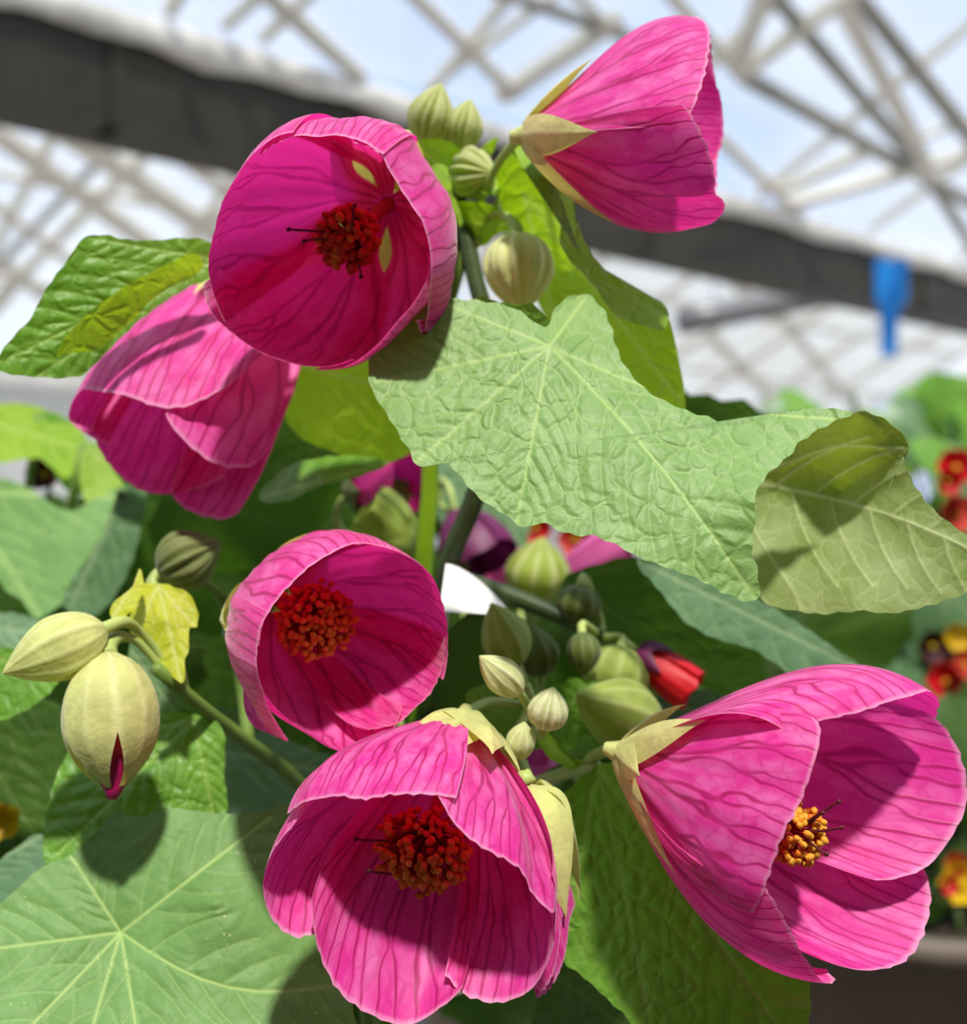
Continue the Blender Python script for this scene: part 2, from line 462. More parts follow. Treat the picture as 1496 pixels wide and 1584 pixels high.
# ------------------------------------------------------------------ the greenhouse
GX0 = np.array([-1.407, 3.315]); GX1 = np.array([3.073, 7.24])
gd = nrm(np.append(GX1 - GX0, 0)); nd = np.array([-gd[1], gd[0], 0.0]); UPV = np.array([0, 0, 1.0])
ZB = CAMZ + 1.20; ZT = CAMZ + 1.56; SL = 0.466
def gp(a, s, z): return np.array([GX0[0], GX0[1], 0]) + gd * a + nd * s + UPV * z

def near_plane(px, py):
    """point of the near roof slope seen in direction px, py"""
    d = np.array([(px - 748) / F, 1.0, (792 - py) / F])
    s0 = -np.dot(np.append(GX0, 0), nd); k = np.dot(d, nd)
    # CAMZ + d.z*t = ZT - SL*(k t + s0)
    t = (ZT - CAMZ - SL * s0) / (d[2] + SL * k)
    return np.array([0, 0, CAMZ]) + d * t
RIDGE_S = 3.0; RIDGE_Z = ZB + 1.40
def far_plane(px, py):
    d = np.array([(px - 748) / F, 1.0, (792 - py) / F])
    s0 = -np.dot(np.append(GX0, 0), nd); k = np.dot(d, nd)
    t = (RIDGE_Z - CAMZ - SL * (s0 - RIDGE_S)) / (d[2] + SL * k)
    return np.array([0, 0, CAMZ]) + d * t

V, f = box_geo((1.5, 7.0, -0.05), (11, 0, 0), (0, 12, 0), (0, 0, 0.05))
tag(add('floor', V, f, M_FLOOR, smooth=False), 'grey concrete greenhouse floor', None, None, 'structure')

wf_ = empty('added_shade_wall', (0, -1.0, 0), 'added dark boarded wall, unseen behind the camera, blocking sky light', None, None, 'structure')  # unseen wall added to darken the ambient light on the flowers
for i in range(24):
    V, f = box_geo((-3.45 + 0.3 * i, -1.0, 1.5), (0.147, 0, 0), (0, 0.012, 0), (0, 0, 1.5))
    add('board', V, f, M_BOARD, wf_, smooth=False)

ceiling = empty('ceiling', gp(2.0, 0, ZT), 'greenhouse glass roof with pale glazing bars', None, None, 'structure')
# panes of the near slope
near_n = nrm(nd * SL + UPV)
near_dir = nrm(-nd + UPV * SL)        # up the slope, towards the camera
for i in range(9):
    for j in range(3):
        a0 = -1.6 + i * 1.05; s0 = 0.02 + j * 0.72
        c = gp(a0 + 0.52, 0, ZT) + near_dir * (s0 + 0.36) + near_n * 0.045
        V, f = box_geo(c, gd * 0.522, near_dir * 0.357, near_n * 0.003)
        add('pane', V, f, M_GLASS, ceiling, smooth=False)
# panes of the next bay, far slope
far_dir = nrm(nd - UPV * SL); far_n = nrm(nd * SL + UPV)
slope_len = 3.0 * math.sqrt(1 + SL * SL)
for i in range(14):
    for j in range(3):
        a0 = -3.5 + i * 1.25
        c = gp(a0 + 0.62, RIDGE_S, RIDGE_Z) + far_dir * (slope_len * (j + 0.5) / 3) + far_n * 0.05
        V, f = box_geo(c, gd * 0.622, far_dir * (slope_len / 6 - 0.004), far_n * 0.003)
        add('pane', V, f, M_WHITE_GLASS if (i > 4) else M_GLASS, ceiling, smooth=False)

RAFT = [(gp(-3.5 + i * 1.25, RIDGE_S, RIDGE_Z), gp(-3.5 + i * 1.25, RIDGE_S, RIDGE_Z) + far_dir * slope_len * 0.97) for i in range(15)]
def bar(p, q, w, h, mat, up):
    p = np.asarray(p); q = np.asarray(q)
    t = nrm(q - p); side = nrm(np.cross(t, up)); u2 = np.cross(side, t)
    V, f = box_geo((p + q) / 2, t * (np.linalg.norm(q - p) / 2), side * w / 2, u2 * h / 2)
    return add('glazing_bar', V, f, mat, ceiling, smooth=False)

# bars that lie under the near slope (ends found along the sight lines to them, on the slope)
for (x0, y0, x1, y1, w, dk) in [
    (380, -40, 560, 120, 18, 0), (490, -20, 404, 62, 12, 0), (405, -12, 345, 42, 12, 0),
    (610, -38, 800, 148, 15, 0), (860, -10, 660, 136, 10, 0), (960, 26, 770, 150, 20, 0),
    (760, -18, 1000, 68, 12, 1), (860, -40, 950, 50, 12, 0),
    (1020, -30, 1150, 122, 14, 0), (1182, -18, 1140, 108, 20, 0), (1330, -24, 1140, 118, 18, 0),
    (1180, -28, 1436, 272, 15, 1), (1430, 265, 1520, 404, 12, 1),
    (1300, 0, 1415, 215, 20, 0), (1412, 210, 1440, 275, 16, 0), (1322, -10, 1530, 253, 15, 1),
    (1332, -14, 1545, 250, 7, 0),
    (1145, 114, 1520, 324, 14, 1), (1105, 205, 1235, 330, 12, 0), (1200, 298, 1345, 230, 15, 0),
    (1210, 318, 1520, 232, 16, 0), (1395, 220, 1500, 186, 8, 0)]:
    p = near_plane(x0, y0); q = near_plane(x1, y1)
    dm = (p[1] + q[1]) / 2
    bar(p, q, 1.35 * w * dm / F, w * dm / F, M_BAR_D if dk else M_BAR, near_n)
for (x0, y0, x1, y1, w, dk) in [
    (260, 140, -60, 470, 9, 1), (270, 195, -60, 512, 12, 0), (-60, 166, 420, 512, 20, 0),
    (-20, 118, 420, 420, 26, 0), (180, 170, 460, 372, 16, 0), (-60, 280, 160, 440, 12, 0),
    (-60, 360, 90, 470, 16, 0), (120, 330, -40, 520, 8, 0),
    (760, 360, 1010, 560, 16, 0), (1080, 395, 1180, 470, 12, 0), (1200, 480, 1330, 640, 10, 0), (1100, 520, 1230, 650, 10, 0)]:
    p = far_plane(x0, y0); q = far_plane(x1, y1)
    dm = (p[1] + q[1]) / 2
    bar(p, q, 1.35 * w * dm / F, w * dm / F * 0.8, M_BAR_D if dk else M_BAR, far_n)

for p, q in RAFT: bar(p, q, 0.06, 0.05, M_BAR, far_n)
for j in range(3):
    c0 = gp(-3.5, RIDGE_S, RIDGE_Z) + far_dir * slope_len * j / 3; bar(c0, c0 + gd * 17.5, 0.05, 0.04, M_BAR, far_n)
for i in range(10):
    c0 = gp(-1.6 + i * 1.05, 0, ZT); bar(c0 + near_dir * 0.05, c0 + near_dir * 2.15, 0.035, 0.04, M_BAR, near_n)
# the gutter beam between the two bays
g = empty('gutter_beam', gp(3, 0, ZB), 'dark brown roof gutter beam with pale upper lip crossing behind the flowers', 'beam')
V, f = box_geo(gp(3.2, 0.12, (ZB + ZT) / 2 - 0.04), gd * 5.6, nd * 0.12, UPV * ((ZT - ZB) / 2 - 0.04))
add('trough', V, f, M_BEAM, g, smooth=False)
prof = [(-0.02, ZT - 0.10), (-0.05, ZT - 0.085), (-0.055, ZT - 0.03), (-0.03, ZT), (0.20, ZT + 0.01), (0.24, ZT - 0.08)]
V = []
NA = 60
for i in range(NA):
    a = -2.4 + 11.2 * i / (NA - 1)
    for k, (s, z) in enumerate(prof):
        wv = 0.012 * math.sin(a * 7.1 + k) + 0.010 * math.sin(a * 17.0 + 2 * k)
        V.append(gp(a, s, z + (wv if k < 3 else 0)))
lipo = add('lip', np.array(V), grid_faces(NA, len(prof)), M_LIP, g)
for a in (0.35, 2.9, 5.4):
    V, f = box_geo(gp(a, 0.06, ZB + 0.15), gd * 0.02, nd * 0.075, UPV * 0.15)
    add('bracket', V, f, M_BEAM, g, smooth=False)
# far gutter, far wall of white sheet
fg = empty('far_gutter', gp(3, 6.0, ZB - 0.12), 'pale gutter along the far side of the next bay', 'beam')
V, f = box_geo(gp(4.5, 6.1, ZB - 0.06), gd * 9.0, nd * 0.1, UPV * 0.07)
add('trough', V, f, M_LIP, fg, smooth=False)
V, f = box_geo(gp(4.5, 6.03, ZB + 0.02), gd * 9.0, nd * 0.06, UPV * 0.015)
add('lip', V, f, M_LIP, fg, smooth=False)
wb = empty('wall_back', gp(4, 6.2, 0), 'bright white sheet wall of the next bay', None, None, 'structure')
for i in range(12):
    V, f = box_geo(gp(-3.6 + 1.5 * i, 6.22, (ZB - 0.14) / 2), gd * 0.745, nd * 0.01, UPV * ((ZB - 0.14) / 2))
    add('panel', V, f, M_WALL, wb, smooth=False)

# grey tube hanging in the next bay
tp = Pmm((1055, 497, 7200)); tq = Pmm((1292, 452, 7600))
tb = empty('heater_tube', (tp + tq) / 2, 'grey tube fitting hanging under the roof behind the curled leaf', 'tube')
V, f = tube_geo([tp, tq], [0.085, 0.085], 18, 6)
add('casing', V, f, M_TUBE, tb)
for t in (0.2, 0.8):
    c = tp + (tq - tp) * t
    tube('hanger', [c + UPV * 0.07, c + UPV * (ZB + 0.9 - c[2])], 0.006, M_TUBE, tb, 6)

# blue tag on the gutter
def slab(name, poly, d0, thick, mat, parent=None):
    n = len(poly)
    a = [P(x, y, d0) for x, y in poly]; b = [v + np.array([0, thick, 0]) for v in a]
    f = [tuple(range(n))[::-1], tuple(range(n, 2 * n))]
    for i in range(n):
        j = (i + 1) % n
        f.append((i, j, n + j, n + i))
    return add(name, np.array(a + b), f, mat, parent, smooth=False)
# depth of the lip in that direction
tagd = 6.35
bt = empty('blue_tag', P(1380, 550, tagd), 'blue plastic strip tag hanging from the dark gutter beam', 'tag')
slab('strip', [(1354, 400), (1405, 398), (1404, 458), (1397, 474), (1390, 480), (1388, 550), (1364, 552), (1361, 476), (1355, 462)], tagd, 0.012, M_BLUE, bt)
tube('hook', [P(1380, 405, tagd + 0.005), P(1381, 392, tagd), P(1376, 384, tagd + 0.05)], 0.008, M_WHITE, bt, 8)

# bench
bench = empty('bench', (0.3, 1.3, 0), 'slatted plant bench under the potted plants', 'bench')
for i in range(16):
    y = 0.16 + i * 0.135
    V, f = box_geo((0.4, y, 0.835), (1.7, 0, 0), (0, 0.058, 0), (0, 0, 0.015))
    add('slat', V, f, M_BENCH, bench, smooth=False)
for x in (-1.1, 1.9):
    for y in (0.2, 2.15):
        V, f = box_geo((x, y, 0.41), (0.03, 0, 0), (0, 0.03, 0), (0, 0, 0.41))
        add('leg', V, f, M_BENCH, bench, smooth=False)

# ------------------------------------------------------------------ plant builders
def petal(parent, base, axis, rim3, prof, r0, claw, seed, mat, side=0.0006, curl=0.0, nu=34, nv=30, wob=0.0007, name='petal'):
    """loft from the flower base to a rim curve in space; prof = (a1,b1,a2,b2) of the bell section"""
    rim = catmull(rim3, nu)
    A = nrm(axis)
    w = rim - base
    H = w @ A
    perp = w - H[:, None] * A
    R = np.linalg.norm(perp, axis=1)
    mid = perp[nu // 2]
    e1 = nrm(mid - (mid @ A) * A); e2 = np.cross(A, e1)
    ang = np.unwrap(np.arctan2(perp @ e2, perp @ e1))
    ang -= round(ang[nu // 2] / (2 * math.pi)) * 2 * math.pi
    a1, b1, a2, b2 = prof
    us = np.linspace(-1, 1, nu)
    vs_ = np.linspace(0, 1, nv)
    V = np.zeros((nu, nv, 3)); UV = np.zeros((nu, nv, 2))
    ph = rng.rand(6) * 6.28
    acen = ang[nu // 2]
    for j, v in enumerate(vs_):
        B0, B1, B2, B3 = (1 - v) ** 3, 3 * v * (1 - v) ** 2, 3 * v * v * (1 - v), v ** 3
        r = B0 * r0 + B1 * a1 * R + B2 * a2 * R + B3 * R
        h = B1 * b1 * H + B2 * b2 * H + B3 * H
        wf = 1.0 - claw * math.exp(-((v - 0.16) / 0.13) ** 2)
        an = acen + (ang - acen) * wf
        r = r + side * us * min(1, 3 * v)
        rip = wob * v * (np.sin(us * 7 + ph[0] + 3 * v) * 0.6 + np.sin(us * 13 + ph[1]) * 0.3 + np.sin(us * 4 + ph[2] + 5 * v) * 0.6)
        rip = rip * (1 - 0.6 * v)
        fold = 0.00016 * np.cos(us * 28 + ph[3]) * math.sin(math.pi * min(1, v * 1.05))
        r = r + rip + fold + curl * max(0, (v - 0.86) / 0.14) ** 2
        rad = np.cos(an)[:, None] * e1 + np.sin(an)[:, None] * e2
        V[:, j] = base + h[:, None] * A + r[:, None] * rad
        UV[:, j, 0] = (us + 1) / 2; UV[:, j, 1] = v
    # a finely uneven margin
    edge = 0.00018 * np.sin(us * 41 + ph[4]) + 0.00016 * np.sin(us * 67 + ph[5])
    V[:, -1] += edge[:, None] * A
    return add(name, V.reshape(-1, 3), grid_faces(nu, nv), mat, parent, UV.reshape(-1, 2))

def sepal(parent, base, axis, tip, width, mat, bulge=0.25, cup=0.35, seed=0, r0=0.003, ns=16, nc=9, rib=True, shape=0.75):
    A = nrm(axis)
    tip = np.asarray(tip, float); L = np.linalg.norm(tip - base)
    w = tip - base
    outv = nrm(w - (w @ A) * A)
    p0 = base + outv * r0
    p1 = p0 + outv * L * bulge + A * L * 0.10
    p2 = p0 + (tip - p0) * 0.66 + outv * L * bulge * 0.6
    V = []
    for i in range(nc):
        c = -1 + 2 * i / (nc - 1)
        for j in range(ns):
            s = j / (ns - 1)
            B0, B1, B2, B3 = (1 - s) ** 3, 3 * s * (1 - s) ** 2, 3 * s * s * (1 - s), s ** 3
            ce = B0 * p0 + B1 * p1 + B2 * p2 + B3 * tip
            ta = nrm(3 * ((1 - s) ** 2 * (p1 - p0) + 2 * s * (1 - s) * (p2 - p1) + s * s * (tip - p2)) + 1e-9)
            sd = nrm(np.cross(ta, outv)); on = np.cross(sd, ta)
            if on @ outv < 0: on = -on
            wd = width * (math.sin(math.pi * min(1, (0.16 + 0.84 * s) ** shape)) ** 0.9 * (1 - s ** 3) ** 0.5 + 0.02)
            keel = 0.10 * math.exp(-(c / 0.16) ** 2)
            V.append(ce + sd * c * wd - on * (cup * c * c - keel) * wd + on * 0.02 * wd * math.sin(9 * s + 4 * c + seed))
    o = add('sepal', np.array(V), grid_faces(nc, ns), mat, parent)
    return o

ANTHER_ME = {}
def anther_mesh(mat):
    if mat.name in ANTHER_ME: return ANTHER_ME[mat.name]
    V = []; nu, nv = 7, 5
    for i in range(nu):
        a = 2 * math.pi * i / nu
        for j in range(nv):
            t = -1 + 2 * j / (nv - 1)
            r = math.sqrt(max(0, 1 - t * t)) * 0.62 + 0.03
            x = r * math.cos(a); y = r * math.sin(a) * 0.75
            V.append((1.25 * x * (1.0 - 0.3 * (math.cos(a) < -0.5)), 1.3 * y, t * 0.82 + 0.22 * math.cos(a) * (1 - t * t)))
    me = make_mesh('anther', np.array(V), grid_faces(nu, nv, True), mat)
    ANTHER_ME[mat.name] = me
    return me

def stamens(flower, base, head, r, n, axis, mix, seed, styles=(), asz=1.0):
    """column with a ball of anthers on short filaments; mix(dirvec) -> material"""
    rs = np.random.RandomState(seed)
    A = nrm(head - base)
    colp = [base, base + (head - base) * 0.5, head + A * r * 0.1]
    V, f = tube_geo(colp, [0.0022, 0.0014, 0.0018], 10, 14)
    col = add('stamen_column', V, f, M_COLUMN, flower)
    FV = []; FF = []
    e1 = nrm(np.cross(A, [0.3, 0.2, 0.9])); e2 = np.cross(A, e1)
    k = 0
    for i in range(n):
        z = 1 - 1.72 * (i + 0.5) / n
        ph = i * 2.39996 + rs.rand() * 0.5
        q = math.sqrt(max(0, 1 - z * z))
        dv = A * z + (e1 * math.cos(ph) + e2 * math.sin(ph)) * q
        rr = r * (0.74 + 0.32 * rs.rand())
        if z > 0.75: rr *= 0.86
        p = head + dv * rr
        s = (0.00108 + 0.00040 * rs.rand()) * asz
        me = anther_mesh(mix(dv, rs.rand()))
        add_shared('anther', me, col, p, (rs.rand() * 6.28, rs.rand() * 6.28, rs.rand() * 6.28), (s, s, s))
        st = head - A * r * 0.35 + dv * r * 0.15
        t = nrm(p - st); a = nrm(np.cross(t, [0.2, 0.5, 0.7])); b = np.cross(t, a)
        b0 = len(FV)
        for (c, w) in ((st, 0.00028), (p, 0.0002)):
            for q3 in range(3):
                an = q3 * 2.0944
                FV.append(c + w * (math.cos(an) * a + math.sin(an) * b))
        for q3 in range(3):
            FF.append((b0 + q3, b0 + (q3 + 1) % 3, b0 + 3 + (q3 + 1) % 3, b0 + 3 + q3))
    add('filament_tuft', np.array(FV), FF, M_COLUMN, col)
    for (pts) in styles:
        pts = [np.asarray(p, float) for p in pts]
        st = tube('style', pts, [0.00032, 0.00028], M_STYLE, flower, 6, 8)
        me = anther_mesh(M_STYLE)
        add_shared('stigma', me, st, pts[-1], (0.3, 0.2, 0), (0.00085, 0.00085, 0.00075))
    return col

def plane_pt(px, py, M, A, off=0.0):
    d = np.array([(px - 748) / F, 1.0, (792 - py) / F]); cam0 = np.array([0, 0, CAMZ])
    t = ((M - cam0) @ A) / (d @ A)
    return cam0 + d * (t + off)

def bell_flower(label, base, mouth, petals, prof, mode='plane', claw=0.0, head=None, headr=0.01, nanth=110, mixer=None,
                styles=(), sepals=(), sepal_mat=None, pedicel=None, seed=1, r0=0.004, cat='flower', bulges=None, wob=0.0007, asz=1.0):
    B = Pmm(base); Mo = Pmm(mouth); A = nrm(Mo - B)
    fl = empty('pink_flower', B, label, cat, 'pink bell flowers on the plant')
    rims = []
    for k, pt in enumerate(petals):
        rim = []; rims.append(rim)
        for t in pt:
            if mode == 'plane':
                rim.append(plane_pt(t[0], t[1], Mo, A, (t[2] / 1000 if len(t) > 2 else 0)))
            else:
                rim.append(Pmm(t))
        pf = bulges[k] if bulges and bulges[k] else prof
        petal(fl, B, A, np.array(rim), pf, r0, claw, seed * 10 + k, M_PETAL, wob=wob)
    if sepals:
        cal = empty('calyx', B, parent=fl)
        V, f = tube_geo([B - A * 0.0045, B - A * 0.003, B - A * 0.0006], [0.0014, 0.0022, min(0.0030, r0 * 0.9)], 14, 8)
        add('calyx_cup', V, f, sepal_mat or M_SEPAL, cal)
        if sepals == 'auto':
            # five sepals behind the joins between petals, outside the bell
            for q in range(5):
                r1 = rims[q][-2] - B; r2 = rims[(q + 1) % 5][1] - B
                w = (r1 + r2) / 2; h = w @ A; pr = w - h * A; R = np.linalg.norm(pr)
                sepal(cal, B - A * 0.001, A, B + A * h * 0.36 + nrm(pr) * R * 0.92, 0.0070, sepal_mat or M_SEPAL, 0.42, seed=q)
            sepals = ()
        for q, sp in enumerate(sepals):
            tip = Pmm(sp[:3])
            sepal(cal, B - A * 0.001, A, tip, sp[3] / 1000, sepal_mat or M_SEPAL, sp[4] if len(sp) > 4 else 0.25, seed=q)
    if pedicel:
        pts = [B - A * 0.002] + [Pmm(t) for t in pedicel]
        tube('pedicel', pts, [0.0016, 0.0012, 0.0012], M_STEM_L, fl, 8)
    if head is not None:
        stamens(fl, B, Pmm(head), headr, nanth, A, mixer, seed, [[Pmm(t) for t in st] for st in styles], asz)
    return fl

def mix_red(dv, x):
    return M_ANTH_R if x < 0.78 else M_ANTH_O
def mix_low(dv, x):
    """golden low, red above: partly ripeness, partly lit and shaded tone put into colour"""
    k = -dv[2] + (x - 0.5) * 0.7
    return M_ANTH_Y if k > 0.12 else (M_ANTH_O if k > -0.5 else M_ANTH_R)
def mix_gold(dv, x):
    return M_ANTH_Y if x < 0.75 else M_ANTH_O

# ------------------------------------------------------------------ the main plant
POT = np.array([-0.02, 0.43, 0.85])
plant = empty('flowering_maple_plant', POT, 'large potted flowering maple with broad green leaves, carrying the pink bell flowers', 'plant')
def lathe(name, prof, c, mat, parent, n=28):
    V = []
    for i in range(n):
        a = 2 * math.pi * i / n
        for r, z in prof:
            V.append((c[0] + r * math.cos(a), c[1] + r * math.sin(a), c[2] + z))
    return add(name, np.array(V), grid_faces(n, len(prof), True), mat, parent)
pot = lathe('pot', [(0.0, 0.001), (0.062, 0.0), (0.085, 0.14), (0.092, 0.14), (0.092, 0.155), (0.082, 0.155), (0.08, 0.13)], POT, M_POT_P, plant)
lathe('soil', [(0.0, 0.135), (0.05, 0.137), (0.081, 0.132)], POT, M_SOIL, plant)

def stem(pts, radii, mat, parent=None, sides=10):
    return tube('stem', [Pmm(p) if len(p) == 3 and p[2] > 20 else np.asarray(p) for p in pts], radii, mat, parent or plant, sides)
soil = POT + np.array([0, 0, 0.13])
stem([soil + np.array([-0.025, 0, 0]), (610, 1550, 400), (655, 1150, 372), (690, 890, 350), (738, 762, 338), (775, 600, 335), (735, 430, 338), (715, 330, 340), (700, 240, 342)], [0.006, 0.005, 0.0042, 0.0034, 0.003, 0.0022], M_STEM_D)
stem([soil + np.array([-0.02, 0.01, 0]), (600, 1600, 400), (640, 1250, 385), (655, 880, 362), (664, 780, 358), (668, 700, 356), (700, 560, 350), (690, 400, 345)], [0.004, 0.0035, 0.0034, 0.003, 0.002], M_STEM_LIME)
stem([soil + np.array([-0.01, 0, 0]), (540, 1330, 375), (465, 1215, 350), (385, 1150, 330), (320, 1100, 312), (270, 1058, 300), (240, 1032, 294)], [0.005, 0.004, 0.0032, 0.0026, 0.0022, 0.0017], M_STEM)
stem([(385, 1150, 331), (370, 1040, 338), (345, 930, 344), (300, 890, 330)], [0.002, 0.0016, 0.0013], M_STEM)
stem([(655, 1150, 372), (740, 1180, 345), (800, 1130, 318), (820, 1085, 308), (815, 1060, 306)], [0.003, 0.0022, 0.0016, 0.0012], M_STEM_L)
stem([(690, 890, 350), (770, 915, 352), (860, 950, 350), (930, 985, 345)], [0.003, 0.0028, 0.0022], M_STEM_D)
stem([(715, 330, 340), (690, 420, 342), (668, 470, 345)], [0.002, 0.002, 0.0022], M_STEM)
stem([(735, 340, 340), (705, 430, 342), (690, 480, 345)], [0.002, 0.002, 0.0022], M_STEM)

# ---------- flowers
prof_bell = (0.75, 0.16, 1.30, 0.62)
prof_cone = (0.42, 0.30, 1.02, 0.62)

bell_flower('pink bell flower at upper left facing the camera, wide open with dark red stamens',
    (600, 316, 308), (493, 386, 264),
    [[(398, 236), (420, 220), (450, 211), (490, 212), (524, 211), (556, 221), (592, 240)],
     [(548, 216), (575, 226), (592, 240), (608, 268), (634, 311), (657, 345), (666, 390), (663, 430), (660, 470, 9), (654, 516, 12), (640, 492, 8)],
     [(668, 385, 2), (664, 430), (645, 463), (620, 494), (574, 538), (536, 563), (505, 571), (480, 568)],
     [(545, 560, 1), (498, 571), (445, 560), (383, 534), (345, 502), (322, 468), (318, 440)],
     [(345, 500), (326, 455), (320, 420), (324, 388), (334, 352), (350, 302), (374, 261), (403, 231), (430, 214), (455, 209)]],
    prof_bell, claw=0.42, head=(537, 368, 279), headr=0.0074, nanth=160, mixer=mix_red,
    styles=[[(520, 360, 276), (480, 357, 272), (446, 355, 270)], [(520, 372, 275), (490, 370, 271), (470, 373, 269)], [(548, 395, 276), (556, 412, 272), (558, 428, 270)],
            [(545, 350, 272), (546, 330, 270), (548, 318, 270)]],
    sepals='auto', sepal_mat=M_SEPAL,
    pedicel=[(640, 300, 322), (680, 310, 335), (712, 330, 340)], seed=1, r0=0.0020, asz=1.25)

bell_flower('pink bell flower at mid left, cup opening to the right with round orange stamens',
    (428, 925, 306), (545, 992, 262),
    [[(396, 1000, 0), (401, 965), (428, 926), (450, 903), (498, 864), (552, 844), (600, 850), (630, 862)],
     [(545, 838), (590, 842), (645, 868), (675, 908), (691, 960), (691, 1010), (682, 1050)],
     [(692, 985, 2), (686, 1035, 1), (670, 1068), (645, 1090), (615, 1118), (580, 1126, 2), (555, 1122, 3)],
     [(625, 1095, 2), (618, 1120), (600, 1141), (565, 1156), (530, 1163), (478, 1132), (440, 1104), (410, 1068), (399, 1035)],
     [(412, 945), (402, 970), (396, 1010), (398, 1050), (410, 1082), (432, 1118), (449, 1143), (436, 1138, 4), (420, 1130, 8)]],
    (0.75, 0.16, 1.20, 0.60), claw=0.1, head=(489, 960, 283), headr=0.0094, nanth=210, mixer=mix_low,
    sepals='auto',
    pedicel=[(405, 905, 322), (390, 900, 335), (352, 930, 344)], seed=2)

bell_flower('pink bell flower at bottom centre hanging open, large ball of orange stamens',
    (716, 1116, 284), (640, 1405, 250),
    [[(442, 1258, 248), (472, 1238, 244), (522, 1231, 240), (560, 1236, 238), (612, 1230, 237), (660, 1232, 237), (705, 1236, 238)],
     [(668, 1215, 238), (684, 1240, 236), (702, 1270, 235), (738, 1306, 235), (790, 1334, 237), (812, 1354, 238), (824, 1384, 239), (850, 1412, 241), (856, 1388, 247)],
     [(470, 1245, 248), (440, 1290, 247), (414, 1334, 248), (406, 1379, 250), (418, 1416, 252), (452, 1448, 253), (484, 1446, 254), (520, 1430, 256)],
     [(478, 1392, 250), (483, 1445, 248), (505, 1504, 248), (530, 1542, 248), (578, 1572, 249), (628, 1585, 250), (675, 1561, 251), (710, 1532, 251), (720, 1500, 252)],
     [(690, 1510, 254), (705, 1525, 253), (724, 1542, 252), (772, 1553, 251), (814, 1535, 249), (842, 1497, 247), (857, 1450, 246), (858, 1395, 246), (850, 1350, 246)]],
    (0.48, 0.26, 1.06, 0.62), mode='abs', claw=0.05, head=(656, 1312, 261), headr=0.0106, nanth=250, mixer=mix_low,
    styles=[[(600, 1300, 254), (570, 1300, 252), (550, 1298, 251)], [(605, 1352, 252), (585, 1350, 250), (570, 1347, 249)]],
    sepals=[(762, 1166, 254, 8, 0.24), (690, 1174, 252, 8, 0.24), (640, 1130, 264, 6, 0.22), (806, 1200, 268, 7, 0.24), (800, 1250, 290, 5)], bulges=[None, (0.38, 0.30, 0.95, 0.62), None, None, (0.42, 0.28, 0.98, 0.62)],
    pedicel=[(735, 1094, 300), (760, 1085, 306), (805, 1090, 310)], seed=3)

bell_flower('pink bell flower at upper right seen from the side, mouth turned to the right',
    (815, 210, 300), (1095, 190, 290),
    [[(1020, 40, 296), (1055, 24, 293), (1085, 26, 288), (1098, 50, 282), (1096, 85, 277), (1088, 125, 273), (1076, 160, 271), (1062, 192, 271)],
     [(1058, 160, 269), (1078, 192, 269), (1094, 228, 270), (1105, 268, 272), (1106, 298, 275), (1120, 311, 278), (1119, 327, 281), (1098, 345, 285), (1050, 354, 292), (1000, 348, 298)],
     [(1097, 70, 302), (1101, 112, 304), (1115, 150, 306), (1119, 210, 308), (1107, 252, 308), (1100, 290, 306)],
     [(1110, 240, 309), (1108, 300, 306), (1098, 335, 300), (1060, 350, 296), (1020, 350, 294)],
     [(1030, 36, 294), (1070, 28, 300), (1096, 45, 304), (1101, 90, 307), (1108, 130, 308)]],
    (0.40, 0.30, 1.10, 0.68), mode='abs', head=(1000, 200, 292), headr=0.007, nanth=40, mixer=mix_red,
    sepals=[(924, 204, 274, 5.2, 0.16), (918, 90, 296, 4.6, 0.16), (953, 345, 290, 5, 0.20), (930, 120, 322, 5, 0.22), (950, 290, 322, 5, 0.22)],
    sepal_mat=M_SEPAL, pedicel=[(795, 222, 310), (770, 255, 325), (735, 330, 340)], seed=4)

bell_flower('pink bell flower at left nodding downwards, tucked behind the upper left flower',
    (392, 420, 350), (262, 690, 318),
    [[(128, 600, 312), (155, 604, 306), (195, 611, 302), (240, 628, 300), (275, 630, 299), (305, 622, 300), (350, 598, 303), (395, 558, 308), (430, 530, 314)],
     [(300, 615, 302), (258, 633, 300), (265, 658, 299), (295, 690, 300), (328, 714, 303), (365, 724, 308), (400, 712, 313), (438, 640, 322), (455, 568, 330)],
     [(140, 590, 316), (118, 605, 317), (108, 632, 319), (112, 655, 321), (142, 676, 322), (170, 690, 322)],
     [(138, 660, 323), (150, 690, 324), (172, 724, 326), (215, 757, 328), (262, 764, 329), (310, 755, 328), (345, 735, 325)],
     [(262, 755, 328), (275, 778, 327), (312, 799, 325), (358, 802, 323), (385, 770, 323), (415, 703, 326), (436, 640, 330), (448, 580, 336)]],
    (0.55, 0.2, 1.08, 0.62), mode='abs', seed=5,
    sepals=[(300, 455, 324, 6), (450, 480, 330, 7), (420, 380, 355, 7)], pedicel=[(420, 395, 352), (520, 390, 355), (668, 420, 345)])

